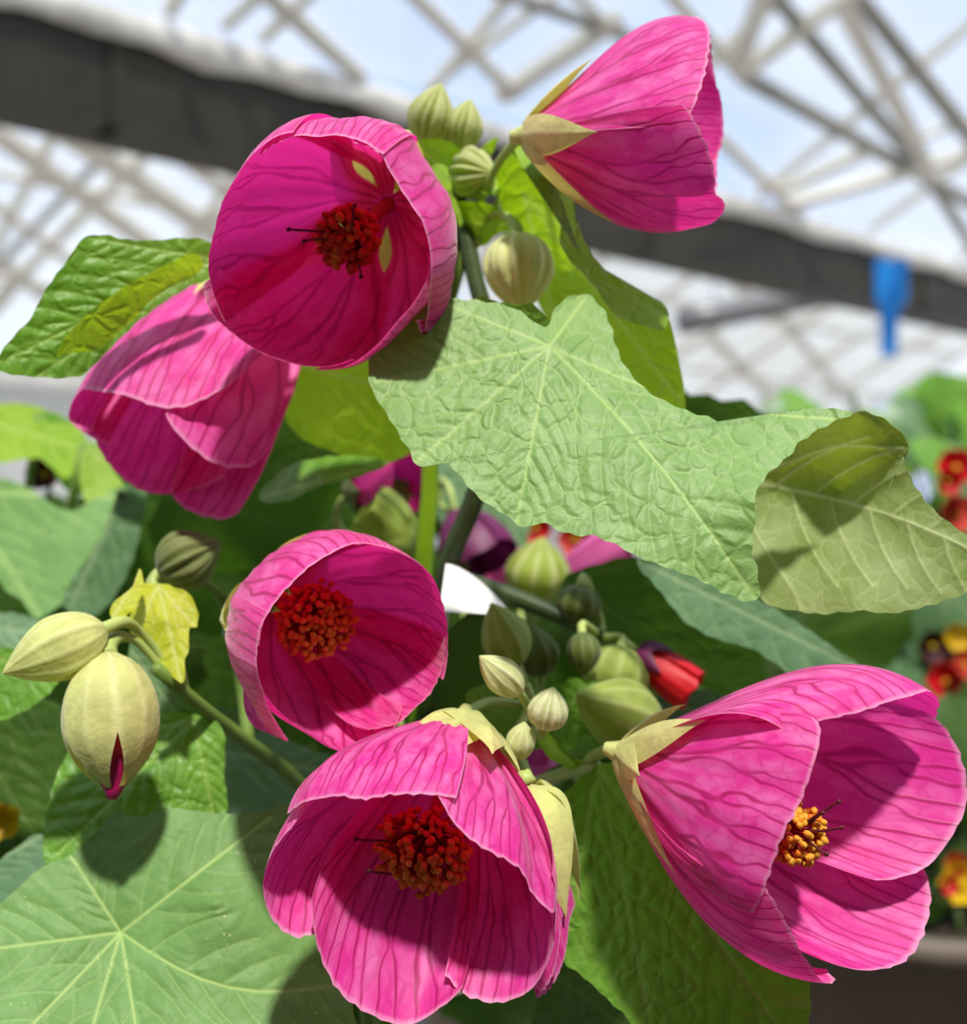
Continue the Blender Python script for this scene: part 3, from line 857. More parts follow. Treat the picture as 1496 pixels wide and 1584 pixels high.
bell_flower('pink bell flower at lower right seen from the side, opening to the right',
    (962, 1165, 272), (1330, 1285, 254),
    [[(1215, 1128, 238), (1264, 1114, 240), (1300, 1107, 241), (1345, 1097, 243), (1398, 1079, 248), (1437, 1070, 255), (1452, 1090, 262), (1446, 1114, 268)],
     [(1225, 1098, 240), (1262, 1112, 237), (1269, 1138, 235), (1260, 1178, 233), (1238, 1241, 232), (1214, 1286, 232), (1194, 1341, 233), (1179, 1386, 235), (1165, 1408, 240)],
     [(1160, 1360, 240), (1186, 1380, 238), (1218, 1431, 240), (1248, 1486, 243), (1273, 1518, 247), (1293, 1512, 253), (1280, 1494, 256)],
     [(1262, 1480, 252), (1293, 1498, 254), (1338, 1504, 256), (1393, 1491, 259), (1424, 1456, 263), (1440, 1401, 267), (1438, 1366, 269), (1425, 1335, 271), (1400, 1310, 272)],
     [(1330, 1358, 262), (1370, 1363, 263), (1428, 1345, 265), (1464, 1306, 267), (1494, 1251, 269), (1494, 1201, 271), (1478, 1151, 273), (1445, 1110, 274), (1400, 1090, 274)]],
    prof_cone, mode='abs', head=(1232, 1292, 254), headr=0.0066, nanth=110, mixer=mix_gold,
    styles=[[(1250, 1275, 250), (1275, 1255, 248), (1297, 1240, 246)], [(1250, 1285, 250), (1275, 1285, 248), (1301, 1280, 246)], [(1245, 1295, 250), (1262, 1310, 248), (1278, 1321, 246)],
            [(1248, 1272, 250), (1262, 1262, 248), (1272, 1257, 247)]],
    sepals=[(1092, 1114, 248, 6.0, 0.10), (1046, 1352, 250, 6.0, 0.16), (990, 1200, 252, 4.5, 0.10), (1060, 1090, 276, 5), (1060, 1230, 274, 4)],
    pedicel=[(940, 1160, 285), (915, 1172, 300), (880, 1190, 330), (700, 1250, 375)], seed=6,
    bulges=[(0.45, 0.30, 1.30, 0.62), None, (0.62, 0.25, 1.22, 0.62), None, None])

# ---------- buds
def bud(label, base, tip, wid, mat, stalk=None, open_=0.0, ridge=0.10, petal_tip=None, mx=0.45, ex=1.7, group='buds on the flowering maple', rot=0.3, seed=0, fat=0.45, stalk_mat=None, stripes=False):
    B = Pmm(base); Tp = Pmm(tip); A = nrm(Tp - B); L = np.linalg.norm(Tp - B)
    W = wid / 2000.0
    bd = empty('flower_bud', B, label, 'bud', group)
    e1 = nrm(np.cross(A, [0.13, 0.95, 0.1])); e2 = np.cross(A, e1)
    cal = empty('calyx', B, parent=bd)
    ns, nc = 18, 17
    for k in range(5):
        V = []; RB = []
        for i in range(nc):
            c = -1 + 2 * i / (nc - 1)
            for j in range(ns):
                s = j / (ns - 1)
                body = math.sqrt(max(0, 1 - (1 - s / mx) ** 2)) if s < mx else 1 - ((s - mx) / (1 - mx)) ** ex
                lo = W * 0.18 * (1 - s)
                r = max(lo, W * body) + 0.00002
                taper = 1.0 - open_ * max(0, (s - 0.55) / 0.45) ** 1.3
                hw = math.pi / 5 * 1.03 * taper
                an = rot + k * 2 * math.pi / 5 + c * hw
                rr = r * (1 + ridge * (math.exp(-((abs(c) - 0.93) / 0.16) ** 2)) * 1.0 + ridge * 0.5 * math.exp(-(c / 0.14) ** 2)
                          + (ridge * 0.5 * math.cos(c * 9.4) if stripes else 0))
                rbv = max(math.exp(-((abs(c) - 0.95) / 0.10) ** 2), 0.7 * math.exp(-(c / 0.12) ** 2))
                if stripes: rbv = max(rbv, 0.5 + 0.5 * math.cos(c * 9.4))
                RB.append(rbv)
                V.append(B + A * (L * s) + rr * (math.cos(an) * e1 + math.sin(an) * e2))
        add('sepal', np.array(V), grid_faces(nc, ns), mat, cal, attrs={'rib': RB})
    if petal_tip:
        pt = Pmm(petal_tip)
        V, f = tube_geo([B + A * L * 0.35, B + A * L * 0.7, B + A * L * 0.92, pt], [W * 0.5, W * 0.66, W * 0.46, W * 0.10], 12, 14)
        add('petal_roll', V, f, M_PETAL_DARK, bd)
    if stalk:
        tube('stalk', [B + A * 0.001] + [Pmm(t) for t in stalk], [W * 0.20 + 0.0004, 0.0011, 0.0011], stalk_mat or M_STEM_L, bd, 8)
    return bd

bud('plump pale yellow bud at far left lying sideways, pointed tip to the left', (164, 972, 286), (3, 1042, 274), 15.5, M_SEPAL, [(190, 962, 290), (215, 975, 296), (245, 1010, 300), (262, 1045, 301)], ridge=0.09, seed=1, fat=0.50, rot=0.1)
bud('pale yellow bud at left hanging down, split open with magenta petal showing', (166, 1010, 284), (177, 1230, 276), 23, M_SEPAL, [(168, 1000, 287), (185, 985, 291), (215, 995, 296), (255, 1040, 300)], open_=0.72, ridge=0.025, mx=0.48, ex=2.2, petal_tip=(173, 1236, 275), seed=2, fat=0.56, rot=-0.93)
bud('grey-green striped bud above the small yellow bract', (245, 888, 318), (343, 838, 322), 16, M_SEPAL_O, [(235, 905, 316), (262, 960, 312), (290, 1075, 306)], ridge=0.12, seed=3, fat=0.52, stripes=True)
bud('upright olive bud with ribs, behind the small cream buds', (800, 1030, 322), (760, 932, 318), 13.5, M_SEPAL_G, [(812, 1060, 322), (830, 1120, 320)], ridge=0.08, seed=4, fat=0.55)
bud('cream bud with pale ribs leaning to upper left, beside mid left flower', (806, 1072, 276), (741, 1014, 272), 7.9, M_SEPAL_K, [(815, 1090, 282), (824, 1115, 298), (822, 1110, 308)], ridge=0.16, seed=5, fat=0.55)
bud('small round cream bud with folded ribs in the centre cluster', (842, 1128, 276), (856, 1062, 273), 8.7, M_SEPAL_K, [(835, 1138, 284), (826, 1125, 298), (822, 1120, 308)], ridge=0.20, seed=6, fat=0.48, stripes=True)
bud('small smooth cream bud just above the drooping half-open bud', (800, 1172, 278), (812, 1116, 275), 7.0, M_SEPAL_K, [(798, 1180, 284), (800, 1140, 308), (820, 1090, 308)], ridge=0.08, seed=7, fat=0.55)
bud('large pale green bud with straight ribs, left of the lower right flower', (1015, 1128, 330), (890, 1075, 318), 20, M_SEPAL_G, [(1020, 1150, 334), (960, 1190, 345), (800, 1210, 365)], ridge=0.05, seed=8, fat=0.62)
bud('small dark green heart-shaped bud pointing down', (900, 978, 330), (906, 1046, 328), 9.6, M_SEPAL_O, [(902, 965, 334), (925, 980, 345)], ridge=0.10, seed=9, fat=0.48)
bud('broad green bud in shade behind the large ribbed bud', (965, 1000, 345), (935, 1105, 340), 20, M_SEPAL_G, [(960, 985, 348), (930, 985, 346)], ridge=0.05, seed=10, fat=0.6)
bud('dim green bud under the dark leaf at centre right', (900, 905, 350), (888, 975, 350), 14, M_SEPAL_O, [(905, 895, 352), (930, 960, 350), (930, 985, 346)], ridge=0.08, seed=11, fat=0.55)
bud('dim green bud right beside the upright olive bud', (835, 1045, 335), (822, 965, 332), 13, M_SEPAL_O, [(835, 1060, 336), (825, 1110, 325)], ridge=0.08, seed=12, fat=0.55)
bud('yellow-green pointed bud standing highest in the top cluster', (655, 222, 345), (683, 128, 340), 12.5, M_SEPAL_C, [(660, 250, 347), (695, 300, 345), (712, 335, 341)], ridge=0.18, seed=13, fat=0.45, stripes=True)
bud('shorter pointed yellow-green bud in the top cluster', (710, 232, 346), (728, 152, 342), 10.5, M_SEPAL_C, [(708, 250, 347), (705, 290, 345), (712, 335, 341)], ridge=0.18, seed=14, fat=0.45, stripes=True)
bud('round yellow-green bud turned to the right in the top cluster', (705, 268, 340), (765, 268, 330), 13, M_SEPAL_C, [(698, 275, 342), (700, 310, 343), (714, 335, 341)], ridge=0.2, seed=15, fat=0.42, stripes=True)
bud('fat striped yellow-green bud hanging under the top cluster', (800, 362, 322), (806, 486, 318), 19, M_SEPAL, [(796, 348, 324), (770, 330, 330), (735, 345, 339)], ridge=0.09, seed=16, fat=0.52, stripes=True)
# drooping half-open bud behind the bottom centre flower
hb = empty('flower_bud', Pmm((818, 1214, 276)), 'half-open pale yellow bud drooping behind the right edge of bottom centre flower', 'bud', 'buds on the flowering maple')
B = Pmm((818, 1214, 276)); A = nrm(Pmm((866, 1430, 273)) - B)
cal = empty('calyx', B, parent=hb)
for q, (x, y, d, w) in enumerate([(876, 1418, 265, 7.6), (842, 1400, 262, 6), (897, 1392, 276, 7), (850, 1400, 282, 6)]):
    sepal(cal, B, A, Pmm((x, y, d)), w / 1000, M_SEPAL, 0.22 if x > 860 else 0.14, seed=q)
for q, rim in enumerate([[(826, 1546, 268), (852, 1528, 266), (873, 1482, 266), (880, 1430, 269), (884, 1400, 274)],
                         [(822, 1520, 265), (838, 1535, 263), (858, 1500, 262), (866, 1450, 263), (870, 1410, 266)]]):
    petal(hb, B, A, np.array([Pmm(t) for t in rim]), (0.6, 0.2, 1.1, 0.6), 0.002, 0.0, 80 + q, M_PETAL)
tube('stalk', [B, Pmm((808, 1196, 279)), Pmm((800, 1150, 292)), Pmm((818, 1100, 308))], [0.0024, 0.0017, 0.0014], M_STEM_L, hb, 8)

# ------------------------------------------------------------------ leaves
def rbf_depth(ctrl):
    c = np.asarray(ctrl, float)
    n = len(c)
    X = c[:, :2] / 300.0
    K = np.linalg.norm(X[:, None] - X[None], axis=2)
    if n >= 4:
        Q = np.hstack([np.ones((n, 1)), X])
        M = np.block([[K + 1e-6 * np.eye(n), Q], [Q.T, np.zeros((3, 3))]])
        sol = np.linalg.lstsq(M, np.concatenate([c[:, 2], np.zeros(3)]), rcond=None)[0]
        def f(p):
            Y = np.asarray(p, float) / 300.0
            D = np.linalg.norm(Y[:, None] - X[None], axis=2)
            return (D @ sol[:n] + sol[n] + Y @ sol[n + 1:]) / 1000.0
    else:
        Q = np.hstack([np.ones((n, 1)), X])
        sol = np.linalg.lstsq(Q, c[:, 2], rcond=None)[0]
        def f(p):
            Y = np.asarray(p, float) / 300.0
            return (sol[0] + Y @ sol[1:]) / 1000.0
    return f

def seg_dist(pts, a, b):
    ab = b - a
    t = np.clip(((pts - a) @ ab) / (ab @ ab + 1e-9), 0, 1)
    return np.linalg.norm(pts - (a + t[:, None] * ab), axis=1), t

def leaf(outline, ctrl, mat, centre=None, vein_c=None, tips=(), parent=None, label=None, tooth=3.0, tooth_n=0, quilt=0.5, vw=3.2,
         spokes=200, rings=46, sec=7, wave=0.0, name='leaf', curved=None, sec_angle=0.85, sec_s=0.45, extra=()):
    o2 = catmull(outline, spokes, closed=True)
    cen = np.array(centre if centre else np.mean(o2, axis=0), float)
    vc = np.array(vein_c if vein_c else cen, float)
    if tooth > 0:
        # small blunt teeth along the margin
        tn = np.roll(o2, -1, 0) - np.roll(o2, 1, 0)
        nn = np.stack([tn[:, 1], -tn[:, 0]], 1); nn /= (np.linalg.norm(nn, axis=1)[:, None] + 1e-9)
        sgn = np.sign(np.sum(nn * (o2 - cen), axis=1)); nn *= sgn[:, None]
        per = np.sum(np.linalg.norm(np.roll(o2, -1, 0) - o2, axis=1))
        k = tooth_n or max(6, int(per / 34))
        s = np.arange(spokes) / spokes
        ph = (s * k + 0.13 * np.sin(s * 40)) % 1.0
        o2 = o2 + nn * ((np.abs(ph - 0.5) * -2 + 0.8) * tooth * (0.6 + 0.6 * np.sin(s * 23 + 1) ** 2))[:, None]
    ts = np.linspace(0, 1, rings) ** 0.9
    pts = (cen + (o2[:, None, :] - cen) * ts[None, :, None]).reshape(-1, 2)
    # venation: main ribs from vc to tips, branches off each
    segs = []
    for tp in tips:
        tp = np.array(tp, float)
        ln = np.linalg.norm(tp - vc)
        d = (tp - vc) / ln; nrmv = np.array([-d[1], d[0]])
        bow = (curved or {}).get((int(tp[0]), int(tp[1])), 0.0)
        main = [vc + d * ln * t + nrmv * ln * bow * math.sin(math.pi * t) for t in np.linspace(0, 1, 9)]
        for a, b in zip(main[:-1], main[1:]): segs.append((a, b, 1.0, vw))
        if sec:
            for i in range(1, sec + 1):
                t = i / (sec + 1.0)
                for sg in (-1, 1):
                    t2 = t + 0.03 * sg
                    st = vc + d * ln * t2 + nrmv * ln * bow * math.sin(math.pi * t2)
                    l2 = ln * 0.42 * (1 - t * 0.55)
                    q = [st]
                    an = sec_angle
                    cur = st.copy()
                    for w_ in range(4):
                        dd = d * math.cos(an) + sg * nrmv * math.sin(an)
                        cur = cur + dd * l2 / 4
                        q.append(cur.copy()); an -= 0.13
                    for a, b in zip(q[:-1], q[1:]): segs.append((a, b, sec_s, vw * 0.6))
    for ex_ in extra:
        q = catmull(ex_, 10)
        for a, b in zip(q[:-1], q[1:]): segs.append((a, b, 0.7, vw * 0.7))
    vein = np.zeros(len(pts)); dist = np.full(len(pts), 1e3)
    for a, b, s, w in segs:
        dd, t = seg_dist(pts, a, b)
        vein = np.maximum(vein, s * np.exp(-(dd / w) ** 2))
        dist = np.minimum(dist, dd + (1 - s) * 2)
    dep = rbf_depth(ctrl)(pts)
    rr = np.linalg.norm(pts - cen, axis=1)
    if wave > 0:
        dep = dep + wave / 1000.0 * np.sin(pts[:, 0] / 37.0 + 1.3) * np.sin(pts[:, 1] / 43.0) * np.clip(rr / 150, 0, 1)
    # puffed areas between sunken veins
    puff = (1 - np.exp(-dist / 11.0)) if segs else np.zeros(len(pts))
    cell = 0.5 + 0.5 * np.sin(pts[:, 0] / 9.0 + 2 * np.sin(pts[:, 1] / 23.0)) * np.sin(pts[:, 1] / 8.0 + 2 * np.sin(pts[:, 0] / 19.0))
    dep = dep - quilt / 1000.0 * (puff + 0.35 * cell * puff)
    X = np.stack([(pts[:, 0] - 748) / F * dep, dep, CAMZ + (792 - pts[:, 1]) / F * dep], 1)
    faces = grid_faces(spokes, rings, True)
    o = add(name, X, faces, mat, parent or plant, pts / 100.0, {'vein': np.clip(vein, 0, 1)})
    if label: o['label'] = label
    return o

def petiole(lf, pts, r=0.0014, mat=None):
    return tube('petiole', [Pmm(p) for p in pts], [r, r * 0.9], mat or M_STEM_L, lf, 8)

# big central leaf
L1 = leaf([(655, 472), (700, 464), (760, 469), (800, 480), (838, 506), (850, 500), (862, 474), (885, 459), (912, 459), (938, 490), (960, 556), (1000, 604), (1052, 632),
           (1090, 645), (1130, 655), (1180, 646), (1250, 633), (1318, 637), (1282, 655), (1240, 680), (1218, 706), (1188, 732), (1168, 766), (1168, 800), (1163, 850), (1172, 890),
           (1170, 928), (1130, 920), (1080, 895), (1040, 880), (990, 862), (960, 845), (920, 828), (880, 825), (840, 808), (810, 815), (786, 798), (740, 768), (692, 715),
           (652, 722), (630, 690), (602, 645), (576, 602), (572, 560), (598, 530), (640, 490)],
          [(850, 535, 275), (620, 560, 278), (650, 710, 262), (800, 805, 254), (1170, 925, 247), (1165, 770, 249), (1318, 637, 262), (1130, 652, 268), (960, 560, 276), (900, 460, 292), (700, 466, 284), (960, 700, 258)],
          M_LEAF, centre=(905, 682), vein_c=(850, 535), tips=[(1166, 922), (1290, 648), (800, 806), (645, 715), (580, 590), (690, 470), (905, 462)],
          label='large pale green crinkled leaf in front of the stems', spokes=460, rings=100, quilt=0.7, tooth=4.0, vw=2.4, sec=8, sec_s=0.3,
          curved={(1166, 922): -0.03, (1290, 648): 0.06})
petiole(L1, [(850, 535, 276), (820, 570, 300), (775, 600, 334)])
# leaf showing its underside at right
L2 = leaf([(1322, 638), (1352, 642), (1385, 662), (1406, 690), (1398, 710), (1402, 728), (1420, 760), (1447, 792), (1496, 828), (1560, 868), (1580, 888), (1540, 905), (1496, 916), (1440, 935), (1380, 948),
           (1330, 944), (1270, 949), (1230, 944), (1190, 935), (1162, 905), (1150, 850), (1150, 780), (1170, 740), (1225, 692), (1280, 655)],
          [(1330, 638, 262), (1400, 690, 268), (1200, 760, 290), (1190, 930, 278), (1330, 945, 262), (1500, 870, 262), (1560, 880, 262), (1300, 760, 284), (1400, 800, 268), (1160, 820, 288)],
          M_LEAF_U, vein_c=(1150, 745), tips=[(1560, 880)], extra=[[(1160, 745), (1230, 712), (1300, 690), (1395, 694)], [(1155, 800), (1185, 850), (1225, 910), (1240, 944)]], label='olive leaf underside with pale ribs at the right edge',
          spokes=340, rings=80, quilt=-0.5, tooth=3.2, vw=3.2, sec=6, sec_s=0.7, curved={(1560, 880): -0.05, (1395, 700): 0.12}, sec_angle=1.0)
petiole(L2, [(1150, 745, 290), (1000, 720, 310), (775, 620, 334)])
# lime curled leaf behind, and its rolled margin
L3 = leaf([(768, 270), (775, 245), (800, 226), (830, 226), (856, 245), (876, 285), (888, 330), (905, 390), (950, 440), (1010, 470), (1030, 480), (1050, 555), (1059, 636), (1020, 640), (960, 600), (900, 560), (850, 500), (810, 420), (780, 340)],
          [(800, 228, 318), (880, 300, 316), (1030, 480, 312), (1058, 632, 316), (860, 500, 345), (780, 330, 338), (880, 420, 342)],
          M_LEAF_LIME, vein_c=(810, 300), tips=[(1055, 625), (1025, 490), (860, 500)], label='bright lime curled leaf rising behind the big central leaf', spokes=220, rings=50, quilt=-0.4, tooth=0, sec=6)
L3b = leaf([(790, 232), (815, 222), (845, 232), (872, 268), (886, 300), (892, 340), (912, 388), (940, 420), (1000, 455), (1031, 476), (1029, 508), (1000, 505), (950, 485), (918, 440), (880, 400), (866, 370), (872, 330), (864, 300), (848, 262), (825, 244)],
           [(800, 228, 316), (870, 265, 313), (890, 340, 311), (1030, 480, 310), (1020, 505, 304), (918, 440, 303), (868, 360, 304), (850, 265, 309)],
           M_LEAF_LIME, centre=(898, 395), vein_c=(810, 230), tips=[], parent=L3, name='rolled_margin', spokes=180, rings=14, quilt=0.4, tooth=2.0)
petiole(L3, [(780, 290, 338), (760, 340, 340), (735, 380, 339)])
# upper left leaf with folded strip
L4 = leaf([(0, 548), (22, 520), (48, 492), (70, 450), (105, 402), (128, 370), (160, 364), (200, 372), (250, 371), (296, 369), (330, 380), (340, 420), (280, 450), (210, 500), (150, 560), (120, 582), (60, 583), (6, 576), (-8, 562)],
          [(0, 560, 292), (130, 368, 300), (330, 390, 312), (120, 580, 300), (200, 450, 304)], M_LEAF_G, vein_c=(330, 400), tips=[(0, 560), (140, 368), (60, 580)],
          label='wrinkled green leaf at far upper left', spokes=240, rings=50, quilt=0.8, tooth=2.0, sec=6)
leaf([(300, 392), (240, 418), (180, 452), (130, 492), (100, 524), (88, 552), (104, 546), (150, 540), (200, 500), (250, 450), (310, 420)],
     [(300, 395, 300), (180, 452, 293), (90, 550, 288), (200, 500, 302), (300, 420, 306)], M_LEAF_LIME, parent=L4, name='folded_margin', tips=[], spokes=140, rings=12, quilt=0.1, tooth=1.0)
petiole(L4, [(330, 400, 312), (450, 420, 335), (668, 440, 345)])
# bottom left broad leaf
L5 = leaf([(-80, 1440), (0, 1398), (60, 1345), (110, 1322), (150, 1288), (178, 1256), (215, 1264), (262, 1250), (330, 1258), (400, 1258), (452, 1244), (500, 1290), (520, 1400), (530, 1490), (548, 1570), (570, 1680),
           (470, 1760), (300, 1780), (120, 1770), (-60, 1720), (-120, 1560)],
          [(185, 1440, 286), (0, 1400, 284), (180, 1258, 300), (450, 1246, 306), (530, 1480, 292), (560, 1680, 268), (300, 1770, 248), (-60, 1700, 252), (-100, 1500, 272), (330, 1400, 284)],
          M_LEAF_B, centre=(230, 1480), vein_c=(187, 1442), tips=[(-90, 1478), (-60, 1700), (90, 1768), (240, 1775), (540, 1520), (420, 1262), (110, 1325)],
          label='broad smooth green leaf filling the lower left corner', spokes=420, rings=90, quilt=0.6, tooth=1.5, vw=2.3, sec=5, curved={(540, 1520): 0.13}, wave=0.8, sec_s=0.28)
petiole(L5, [(187, 1442, 287), (260, 1420, 320), (420, 1330, 350), (540, 1330, 374)], 0.0018)
# leaf under the hanging bud
leaf([(345, 1130), (347, 1200), (344, 1262), (250, 1270), (180, 1290), (110, 1325), (70, 1332), (72, 1260), (92, 1190), (130, 1140), (200, 1120), (255, 1102), (310, 1108)],
     [(340, 1140, 312), (340, 1260, 308), (75, 1325, 300), (130, 1140, 318), (230, 1200, 306)], M_LEAF_G, vein_c=(300, 1110), tips=[(90, 1320), (330, 1260), (150, 1150)],
     label='bright green leaf under the hanging pale bud', spokes=220, rings=44, quilt=0.8, tooth=2.0, sec=6)
# shaded leaf at lower right behind the flowers
L7 = leaf([(868, 1240), (905, 1200), (950, 1180), (1010, 1210), (1080, 1290), (1160, 1400), (1235, 1500), (1252, 1530), (1250, 1590), (1240, 1680), (1130, 1690), (1020, 1660), (985, 1590), (940, 1545), (905, 1512), (868, 1478), (850, 1400), (850, 1310)],
          [(905, 1200, 296), (1010, 1210, 290), (1250, 1530, 276), (1240, 1680, 268), (985, 1590, 278), (860, 1470, 296), (980, 1400, 287)], M_LEAF_G, vein_c=(925, 1185),
          tips=[(1020, 1655), (1240, 1640), (870, 1470)], label='long green leaf half in shade between the two lower flowers', spokes=260, rings=54, quilt=0.6, tooth=4.0, sec=8)
petiole(L7, [(925, 1185, 296), (870, 1200, 320), (700, 1250, 376)])
# small leafy bits of the centre cluster
leaf([(830, 1132), (850, 1136), (868, 1160), (900, 1180), (950, 1205), (985, 1240), (1010, 1300), (960, 1250), (920, 1215), (880, 1190), (850, 1172), (838, 1155)],
     [(835, 1140, 306), (900, 1185, 312), (1000, 1290, 334), (860, 1160, 306)], M_LEAF_LIME, tips=[(1000, 1290)], vein_c=(832, 1136), label='narrow twisting young leaf by the small buds', spokes=140, rings=16, quilt=0.3, tooth=2.5)
leaf([(720, 1080), (745, 1060), (790, 1055), (830, 1070), (870, 1090), (860, 1130), (830, 1160), (780, 1150), (740, 1110)],
     [(720, 1080, 318), (800, 1060, 312), (865, 1100, 318), (790, 1150, 322)], M_LEAF_G, tips=[(722, 1082), (790, 1058)], vein_c=(840, 1130), label='small green leaf under the cream buds', spokes=140, rings=20, quilt=0.4)
leaf([(835, 1075), (870, 1055), (905, 1050), (930, 1070), (915, 1120), (880, 1160), (845, 1150), (840, 1110)],
     [(835, 1075, 328), (920, 1060, 330), (880, 1155, 335), (860, 1100, 326)], M_LEAF_G, tips=[(905, 1052)], vein_c=(850, 1150), spokes=120, rings=18, quilt=0.4)
leaf([(205, 912), (240, 902), (285, 915), (302, 935), (305, 968), (292, 972), (292, 1000), (286, 1020), (282, 1056), (262, 1040), (238, 1010), (206, 990), (202, 950)],
     [(240, 904, 312), (300, 960, 306), (282, 1054, 296), (204, 980, 306), (250, 960, 302)], M_LEAF_Y, vein_c=(245, 905), tips=[(280, 1050), (300, 968), (208, 985)], label='small yellow-green bract leaf beside the two pale buds', spokes=150, rings=28, quilt=0.4, tooth=2.5, vw=2.4, sec=4)
leaf([(170, 950), (178, 930), (205, 908), (216, 880), (222, 905), (214, 930), (196, 952), (180, 960)], [(175, 955, 298), (215, 885, 305), (200, 930, 300)], M_LEAF_Y, tips=[(215, 885)], vein_c=(175, 955), spokes=60, rings=10, quilt=0.1, tooth=1.0)
# green leafy bits of the top cluster
leaf([(640, 225), (670, 215), (705, 225), (715, 250), (705, 285), (680, 290), (655, 262)], [(640, 228, 336), (710, 240, 332), (690, 290, 338)], M_LEAF_LIME, tips=[(645, 228)], vein_c=(705, 280), spokes=90, rings=16, quilt=0.3)
leaf([(665, 262), (690, 258), (700, 300), (715, 340), (700, 360), (685, 330), (672, 300)], [(668, 262, 334), (710, 350, 338), (690, 300, 332)], M_LEAF_LIME, tips=[(672, 264)], vein_c=(705, 355), spokes=90, rings=14, quilt=0.3)
leaf([(700, 320), (735, 312), (775, 325), (800, 350), (770, 362), (745, 380), (715, 372), (700, 350)], [(702, 340, 338), (795, 350, 330), (735, 315, 332), (740, 376, 340)], M_LEAF_LIME, tips=[(795, 350)], vein_c=(702, 345), spokes=90, rings=16, quilt=0.3)
leaf([(735, 250), (745, 228), (770, 212), (760, 240), (745, 258)], [(737, 252, 340), (768, 214, 338), (750, 250, 342)], M_LEAF_LIME, tips=[], spokes=60, rings=8, quilt=0.1, tooth=0)
leaf([(700, 235), (712, 226), (722, 245), (770, 270), (768, 300), (730, 290), (705, 262)], [(700, 240, 344), (768, 285, 336), (720, 240, 345)], M_LEAF_LIME, tips=[(766, 290)], vein_c=(702, 238), spokes=90, rings=12, quilt=0.2)
leaf([(735, 460), (785, 470), (825, 472), (850, 500), (848, 516), (800, 500), (760, 490)], [(740, 464, 300), (848, 510, 284), (790, 472, 292)], M_LEAF_G, tips=[(845, 508)], vein_c=(738, 464), spokes=100, rings=14, quilt=0.2)
# bluish leaf under the big central one
leaf([(985, 866), (1050, 880), (1120, 905), (1180, 932), (1250, 975), (1330, 1030), (1380, 1060), (1300, 1062), (1232, 1046), (1170, 1006), (1110, 988), (1060, 960), (1020, 912)],
     [(990, 868, 330), (1180, 935, 345), (1350, 1050, 360), (1110, 985, 335)], M_LEAF_T, vein_c=(985, 866), tips=[(1370, 1055)], label='bluish green leaf below the big central leaf', spokes=180, rings=30, quilt=0.4, tooth=3)
